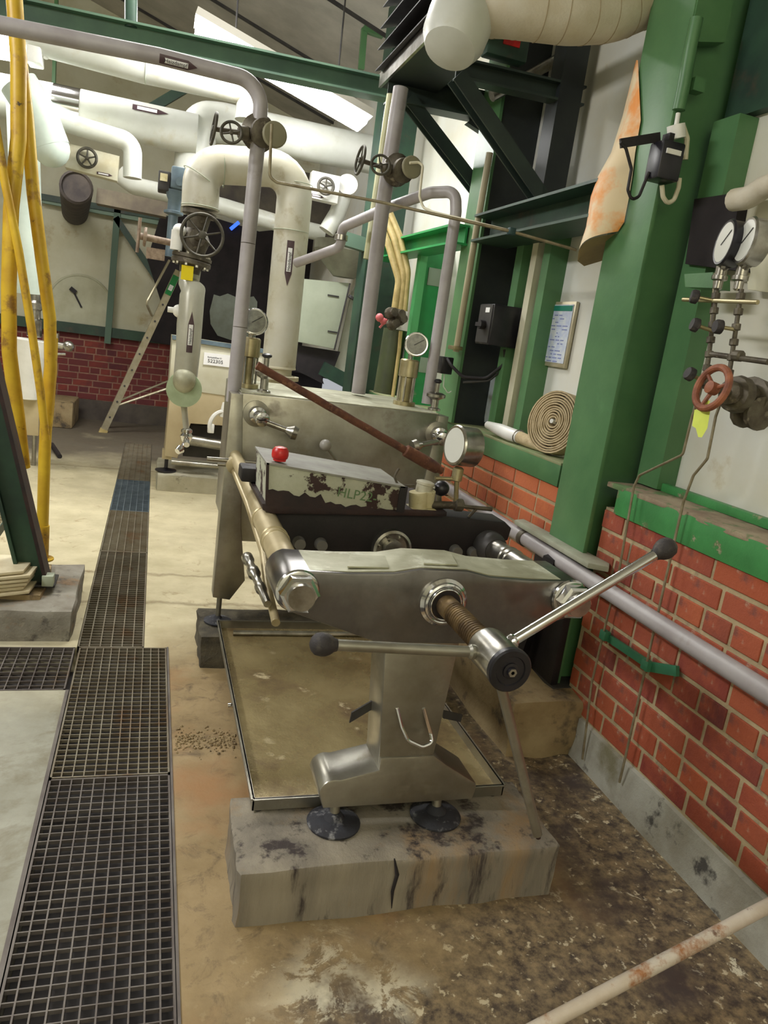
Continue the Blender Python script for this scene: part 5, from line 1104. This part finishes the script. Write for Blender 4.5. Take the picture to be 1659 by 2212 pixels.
for k in range(10): a = k * math.pi / 5; x, y, z = frame(d); q = tp + d * .79 + (x * math.cos(a) + y * math.sin(a)) * .10; cyl(bm, q - z * .04, q + z * .04, .011, seg=6)
obj('flange_bolts', bm, dullchrome, GV)
bm = B(); tube(bm, [AY(303, 510, YI), AY(395, 530, YI)], .020, 12); lathe(bm, AY(310, 511, YI), AY(395, 530, YI) - AY(303, 510, YI), [(.05, 0), (.055, .006), (.055, .016), (.02, .02)], 20); tube(bm, [AY(303, 470, YI), AY(296, 545, YI)], .010, 8); box(bm, *[AY(316, 550, YI).x, AY(356, 550, YI).x], YI - .06, YI - .05, AY(335, 562, YI).z, AY(335, 538, YI).z); obj('side_gear', bm, mat('side_gear_mat', srgb(150, 132, 112), srgb(110, 90, 74), rough=.5, sc_=30), GV)
bm = B(); cyl(bm, AY(384, 498, YI - .06), AY(380, 540, YI - .06), .035); sph(bm, AY(388, 498, YI - .06), .04); obj('packing_gland', bm, clear, GV)
# pipe below it: white/grey jacket with arrow, green flange, drop leg with taps
DL = thing('drop_pipe', AY(408, 845, YI), 'grey jacketed drop pipe with arrow label below the big gate valve', 'pipe')
bm = B(); tube(bm, [AY(412, 582, YI + .02), AY(408, 612, YI + .02), AY(418, 628, YI - .05), AY(415, 640, YI - .06), AY(406, 760, YI - .06), AY(398, 838, YI - .06)], [.062, .062, .072, .074, .074, .072], 24, None); obj('jacket', bm, mat('silver_jacket', srgb(182, 182, 170), srgb(160, 158, 142), rough=.35, metal=.2, sc_=4), DL)
a, c = AY(409, 762, YI - .06), AY(418, 680, YI - .06); fc = V(.05, -1, .05); base = AY(406, 760, YI - .06); axd = (AY(415, 640, YI - .06) - base).normalized(); a = base; c = base + axd * .245
bm = B(); wrap(bm, a, c, .074, fc, .24, .32); lb = obj('arrow_label', bm, plum, DL)
bm = B(); wrap(bm, a.lerp(c, .18), a.lerp(c, .68), .075, fc, .17, 0, tipatend=False); obj('label_window', bm, paper, lb)
text('Heizdampf', .024, a.lerp(c, .19) + fc.normalized() * .0775 + V(.008, 0, 0), axd, V(-1, 0, 0), ink, lb, thick=.0003, squeeze=.9)
bm = B(); p = AY(404, 590, YI - .05); box(bm, p.x - .035, p.x + .035, YI - .085, YI - .08, p.z - .042, p.z + .042); obj('yellow_sticker', bm, yellowtag, DL)
bm = B(); p = AY(398, 840, YI - .06); lathe(bm, p + V(0, .0, 0), V(.05, 1, 0), [(.05, -.06), (.108, -.055), (.108, .0), (.09, .02), (.05, .03)], 26); obj('pump_casing', bm, mat('pale_green_cast', srgb(178, 196, 164), srgb(158, 174, 140), rough=.5, sc_=8), DL)
bm = B(); sph(bm, AY(398, 822, YI - .1), .072, 20, 1.1); obj('pipe_end', bm, MATS['stainless_dusty'], DL)
bm = B(); tube(bm, [AY(396, 862, YI - .06), AY(403, 935, YI - .06)], .019, 12); tube(bm, [AY(384, 830, YI - .02), AY(388, 700, YI - .02), AY(392, 660, YI - .02)], .018, 10); obj('drain_leg', bm, MATS['silver_jacket'], DL)
bm = B(); q = AY(404, 925, YI - .08); lathe(bm, q, V(0, -.1, -1), [(.02, 0), (.035, .01), (.035, .025), (.028, .03), (.04, .05), (.03, .08), (.02, .09)], 16); cyl(bm, q + V(0, -.02, -.06), q + V(0, -.10, -.09), .018); tube(bm, [q + V(0, 0, -.08), q + V(-.03, -.03, -.13)], .012, 10); cyl(bm, q + V(-.03, -.03, -.13), q + V(-.05, -.05, -.145), .028, .02); obj('drain_tap', bm, chrome, DL)
bm = B(); sph(bm, AY(387, 672, YI), .04); tube(bm, [AY(362, 668, YI), AY(390, 672, YI)], .018, 10); obj('branch_elbow', bm, clear, DL)

# ---------------------------------------------------------------- beige cabinet with number sign
MC = thing('filter_cabinet', (.5, 6.6, .15), 'beige filter cabinet with a white hood and number sign behind the press', 'machine')
Yc = 6.5
bm = B(); prism(bm, [AY(x, y, Yc) for x, y in ((368, 838), (355, 985), (383, 990), (412, 915), (560, 925), (560, 860))], (0, .5, 0), .006); obj('lower_body', bm, beigem, MC)
bm = B(); prism(bm, [AY(x, y, Yc - .01) for x, y in ((372, 726), (364, 838), (575, 868), (590, 760))], (0, .5, 0), .012); hd = obj('hood', bm, mat('hood_white', srgb(206, 204, 186), srgb(190, 186, 162), rough=.4, sc_=4), MC)
bm = B(); prism(bm, [AY(x, y, Yc - .03) for x, y in ((372, 724), (372, 733), (590, 766), (590, 757))], (0, .06, 0)); obj('hood_rim', bm, bluegrey, hd)
tl, br = AY(442, 761, Yc - .015), AY(496, 793, Yc - .015); bl = AY(439, 787, Yc - .015)
zt, zb_, xl, xr = tl.z, bl.z, bl.x, br.x
bm = B(); box(bm, xl, xr, Yc - .020, Yc - .012, zb_, zt); sg = obj('sign', bm, paper, MC, label='white paper sign reading 522305')
text('522305', (zt - zb_) * .40, (xl + .032, Yc - .021, zb_ + .022), (1, 0, 0), (0, 0, 1), ink, sg, squeeze=1.08)
text('Kompaktfilter 01', (zt - zb_) * .185, (xl + .03, Yc - .021, zt - .04), (1, 0, 0), (0, 0, 1), ink, sg, squeeze=.93)
p = AY(368, 1000, 6.5)
for fx in (.16, .9): 
    bm = B(); lathe(bm, V(fx, 6.6, .15), V(0, 0, 1), [(.09, 0), (.09, .01), (.03, .02), (.016, .03), (.016, .12)], 20); obj('levelling_foot', bm, blackgloss, MC)
    bm = B(); box(bm, fx - .04, fx + .04, 6.55, 6.65, .26, .34); obj('leg', bm, beigem, MC)
bm = B(); prism(bm, [AY(x, y, Yc + .2) for x, y in ((412, 918), (395, 985), (560, 1000), (560, 925))], (0, .1, 0)); obj('dark_recess', bm, darkmet, MC)
bm = B(); cyl(bm, AY(405, 950, Yc), AY(480, 962, Yc), .045, seg=20); cyl(bm, AY(370, 998, Yc - .1), AY(478, 1008, Yc - .1), .022, seg=14); obj('lower_pipe', bm, steel, MC)
bm = B(); box(bm, *[AY(448, 925, Yc).x, AY(462, 925, Yc).x], Yc - .05, Yc, AY(455, 934, Yc).z, AY(455, 915, Yc).z, .006); obj('small_box', bm, clear, MC)
bm = B(); torus(bm, AY(480, 920, Yc - .2), V(.5, -1, 0), .12, .018, 24, 8, 0, 3.6); cyl(bm, AY(478, 900, Yc - .2), AY(486, 870, Yc - .2), .02); obj('loop_handle', bm, clear, MC)

# grey cabinet to the right of the fat pipe
GC = thing('wall_cabinet', AY(700, 750, 7.0), 'pale grey-green wall cabinet right of the fat white pipe', 'cabinet')
bm = B(); f4 = [AY(x, y, 7.0) for x, y in ((655, 602), (640, 738), (722, 754), (757, 612))]; prism(bm, f4, (0, .4, 0), .006); cb = obj('body', bm, greyp, GC)
bm = B(); tube(bm, [AY(756, 612, 6.97), AY(722, 756, 6.97)], .008, 8); tube(bm, [AY(760, 640, 6.96), AY(757, 645, 6.96)], .03, 10); obj('lock_rod', bm, darkmet, GC)
bm = B()
for y_ in (637, 715): beam(bm, AY(708, y_, 6.99), AY(732, y_ + 4, 6.99), .01, .012)
obj('hinge', bm, darkmet, GC)
bm = B(); prism(bm, [AY(x, y, 7.25) for x, y in ((760, 630), (800, 560), (850, 500), (900, 700), (860, 860), (800, 820), (722, 795))], (0, .02, 0)); tag(obj('wall_lining', bm, mat('lining_grey_white', srgb(190, 194, 180), srgb(170, 172, 154), rough=.6, sc_=3)), 'whitish wall lining between the grey cabinet and the middle pipe', 'lining')
bm = B(); prism(bm, [AY(x, y, 7.1) for x, y in ((640, 745), (735, 760), (720, 800), (690, 800), (700, 830), (640, 800))], (0, .1, 0)); tag(obj('dark_machine_part', bm, black), 'black motor block below the grey cabinet', 'motor')
bm = B(); beam(bm, AY(695, 795, 6.9), AY(790, 845, 6.9), .05, .13); tag(obj('green_kerb_beam', bm, greend), 'short green beam sloping behind the press box below the cabinet', 'beam')
# soffit cone / grey hood above cabinet
bm = B(); lathe(bm, AY(745, 575, 7.0), V(0, 0, 1), [(.10, -.1), (.22, .02), (.30, .12), (.30, .2), (.1, .22)], 24); tag(obj('hood_cone', bm, mat('hood_grey', srgb(132, 134, 116), srgb(110, 108, 94), rough=.6)), 'greyish funnel hood above the grey cabinet', 'hood')
bm = B(); beam(bm, AY(740, 515, 5.93), V(1.52, 5.93, AY(822, 536, 5.93).z), .10, .10); tag(obj('grey_duct_box', bm, MATS['frame_grey_green'] if 'frame_grey_green' in MATS else greyp), 'small grey box section behind the cane-shaped pipe', 'duct')
bm = B(); tube(bm, [AY(498, 495, 10.14), AY(516, 480, 10.14)], .022, 12); tag(obj('pilot_light', bm, bluem), 'small glowing blue light left of the grey pipe', 'light')
bm = B(); prism(bm, [AY(x, y, 8.6) for x, y in ((440, 455), (640, 500), (900, 560), (900, 420), (600, 360), (440, 360))], (0, .05, 0)); tag(obj('dark_soffit', bm, mat('soffit_dark', srgb(84, 78, 66), srgb(60, 54, 50), rough=.8)), 'dark brown soffit board behind the fat pipe arch', 'board')

# ---------------------------------------------------------------- ladder
LD = thing('ladder', AZ(222, 932, 0), 'aluminium ladder with green sticker leaning at the left of the gate valve', 'ladder')
a, c = AZ(222, 934, .0), AY(386, 585, 9.0); off = V(-.01, .36, -.02)
for o_ in (V(0, 0, 0), off):
    bm = B(); beam(bm, a + o_, c + o_, .025, .075, hint=V(1, 0, .4)); obj('rail', bm, alu, LD)
for k in range(9):
    p = a.lerp(c, .1 + k * .1); bm = B(); cyl(bm, p - V(0, .02, 0), p + off, .012, seg=8); obj('rung', bm, blackgloss if False else darkmet, LD)
bm = B(); p0, p1 = a.lerp(c, .86), a.lerp(c, .97); beam(bm, p0 - V(0, .014, 0), p1 - V(0, .014, 0), .006, .07, hint=V(1, 0, .4)); obj('green_sticker', bm, greenb, LD)
bm = B(); p0, p1 = a.lerp(c, .885), a.lerp(c, .915); beam(bm, p0 - V(0, .019, 0), p1 - V(0, .019, 0), .006, .045, hint=V(1, 0, .4)); obj('white_patch', bm, paper, LD)
bm = B(); beam(bm, a - (c - a) * .02, a + (c - a) * .02, .04, .09, hint=V(1, 0, .4)); obj('rubber_foot', bm, creampipe, LD)
bm = B(); q = AY(316, 655, 8.9); tube(bm, [AY(366, 562, 9.0), q, AY(328, 682, 9.1)], .014, 8, .05); obj('stay', bm, alu, LD)
bm = B(); tube(bm, [a.lerp(c, .2), AY(366, 822, 9.6)], .012, 8); tube(bm, [a.lerp(c, .17), AY(366, 838, 9.4)], .014, 8); obj('stabiliser', bm, alu, LD)

# ---------------------------------------------------------------- left: inclined dark beam, yellow tubes, filter, boards
IB = thing('inclined_beam', (-.47, 3.65, .175), 'dark green inclined steel beam standing on the left footing', 'beam')
b0 = AY(76, 1288, 3.62); b0 = V(b0.x, 3.62, .18); t0 = AY(-75, 640, 3.45)
dirv = (t0 - b0)
bm = B(); x_, y_, z_ = frame(dirv, V(1, 0, 0));
beam(bm, b0 + V(-.055, 0, 0), t0 + V(-.055, 0, 0), .12, .016, hint=V(1, 0, .25)); obj('flange', bm, greend, IB)
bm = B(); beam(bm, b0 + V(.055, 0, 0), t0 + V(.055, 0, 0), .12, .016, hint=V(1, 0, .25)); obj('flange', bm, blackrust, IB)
bm = B(); beam(bm, b0 + V(0, -.02, 0), t0 + V(0, -.02, 0), .012, .11, hint=V(1, 0, .25)); obj('web', bm, greend, IB)
bm = B(); box(bm, b0.x - .1, b0.x + .09, 3.56, 3.72, .172, .184, .002); cyl(bm, V(b0.x + .075, 3.60, .184), V(b0.x + .075, 3.60, .21), .012, seg=6); obj('base_plate', bm, darkmet, IB)
bm = B(); box(bm, b0.x + .035, b0.x + .085, 3.54, 3.60, .184, .235, .003); tag(obj('packing_block', bm, greyp), 'small pale block wedged at the foot of the inclined beam', 'block')
Yy = 3.98
YT = thing('yellow_handrail', AY(95, 1130, Yy), 'yellow tubular stair frame at the left edge', 'handrail')
def yt(pts, r, nm='tube'):
    bm = B(); tube(bm, [AY(x, y, Yy + dy) for x, y, dy in pts], r, 16, .25, n=6); return obj(nm, bm, yellow, YT)
yt([(29, -30, 0), (40, 130, 0), (40, 300, 0), (24, 450, 0), (19, 620, 0), (20, 760, 0), (38, 900, .03), (50, 1010, .05)], .034)
yt([(36, 60, .06), (58, 250, .06), (72, 420, .06), (90, 560, .06), (108, 690, .06), (109, 790, .06), (100, 900, .06), (96, 990, .06), (92, 1135, .06)], .029)
yt([(-12, 260, -.05), (12, 400, -.05), (40, 540, -.05), (68, 710, -.05), (88, 850, -.05), (99, 950, -.05)], .019)
yt([(118, 730, .10), (116, 800, .10), (110, 880, .10), (104, 940, .10)], .016)
# base foot for tube
bm = B(); p = AY(92, 1135, Yy + .06); cyl(bm, p, V(p.x, p.y, .14), .034); lathe(bm, V(p.x, p.y, .15), V(0, 0, 1), [(.06, 0), (.06, .008), (.04, .01)], 16); obj('foot', bm, yellow, YT)

LF = thing('bag_filter', (-1.0, 7.0, 0), 'beige left filter column with a white cover behind the yellow tubes', 'filter')
tp = AY(63, 735, 7.0); bt = AY(55, 860, 7.0)
bm = B(); lathe(bm, bt, tp - bt, [(.10, 0), (.105, .004), (.17, (tp - bt).length), (.172, (tp - bt).length + .006), (.15, (tp - bt).length + .008)], 28); obj('white_cover', bm, clear, LF)
bm = B(); p = AY(60, 860, 7.1); box(bm, p.x - .10, p.x + .10, 7.05, 7.25, .28, p.z + .05, .006); obj('pedestal', bm, beigem, LF)
for dx in (-.06, .06):
    bm = B(); cyl(bm, V(p.x + dx, 7.12, 0), V(p.x + dx, 7.12, .29), .018); obj('leg', bm, steel, LF)
bm = B(); lathe(bm, AY(74, 728, 7.0), V(0, 0, 1), [(.05, 0), (.06, .01), (.06, .14), (.045, .15), (.045, .22), (.06, .23), (.06, .28), (.04, .3), (.04, .42)], 18); obj('head_fitting', bm, dullchrome, LF)
bm = B(); tube(bm, [AY(104, 700, 7.0), AY(120, 690, 7.0)], .02, 10); cyl(bm, AY(120, 745, 6.95), AY(137, 748, 6.95), .03); sph(bm, AY(148, 748, 6.9), .045); tube(bm, [AY(118, 765, 6.9), AY(142, 765, 6.9)], .012, 8); box(bm, *[AY(108, 695, 7).x, AY(128, 695, 7).x], 6.95, 7.05, AY(118, 745, 7).z, AY(118, 720, 7).z); obj('side_fittings', bm, dullchrome, LF)
bm = B(); tube(bm, [AZ(112, 960, .02), AZ(129, 986, .02)], .022, 10); tag(obj('black_hose_piece', bm, black), 'short black hose piece lying on the floor right of the yellow post', 'hose')
bm = B(); box(bm, -1.35, -.86, 9.35, 10.1, 0, .3, .02); tag(obj('stone_block', bm, conc_tan), 'low tan block against the dark brick wall left of the ladder', 'block')

# wavy pale boards stacked on the left footing
rnd = random.Random(9)
for k in range(6):
    z = .178 + k * .019; bm = B(); nn = 14; dx = rnd.uniform(-.012, .012) - .016 * (k % 2) ; top = []
    base = AY(20, 1300, 3.42).x
    front = [V(base - .55, 3.42, 0)] + [V(base - .1 + .0 + i * .012, 3.42 + .004 * math.sin(i * 2 + k), 0) for i in range(10)]
    pts = [V(base - .6, 3.40, z), V(base - .06 + dx, 3.40 + rnd.uniform(-.004, .004), z), V(base + .075 + dx, 3.46, z), V(base + .09 + dx, 3.60, z), V(base + .05, 3.68, z), V(base - .6, 3.68, z)]
    prism(bm, pts, (0, 0, .014), .003)
    tag(obj('pale_board', bm, mat('board_pale_%d' % k, srgb(226, 216, 186), srgb(206, 192, 158), rough=.7, sc_=8)),
        ['lowest', 'second-lowest', 'third-lowest', 'third from top', 'second from top', 'topmost'][k] + ' pale board in the stack on the left footing', 'board', 'pale boards stacked at the left edge')
# stair tread behind the inclined beam
TR = thing('grating_step', AY(-10, 1220, 3.75), 'small galvanised grating tread at the left edge behind the inclined beam', 'step')
bm = B(); z_ = .36
for i in range(8): y = 3.72 + i * .05; box(bm, -1.1, -.66, y - .003, y + .003, z_, z_ + .02)
for i in range(9): x = -1.08 + i * .052; box(bm, x - .002, x + .002, 3.70, 4.09, z_ + .004, z_ + .018)
obj('tread_mesh', bm, alu, TR, kind='stuff'); bm = B(); box(bm, -1.1, -.655, 3.70, 3.715, z_ - .06, z_ + .02); box(bm, -.66, -.655, 3.70, 4.09, z_ - .03, z_ + .02); obj('tread_edge', bm, greend, TR)

bpy.context.view_layer.update()
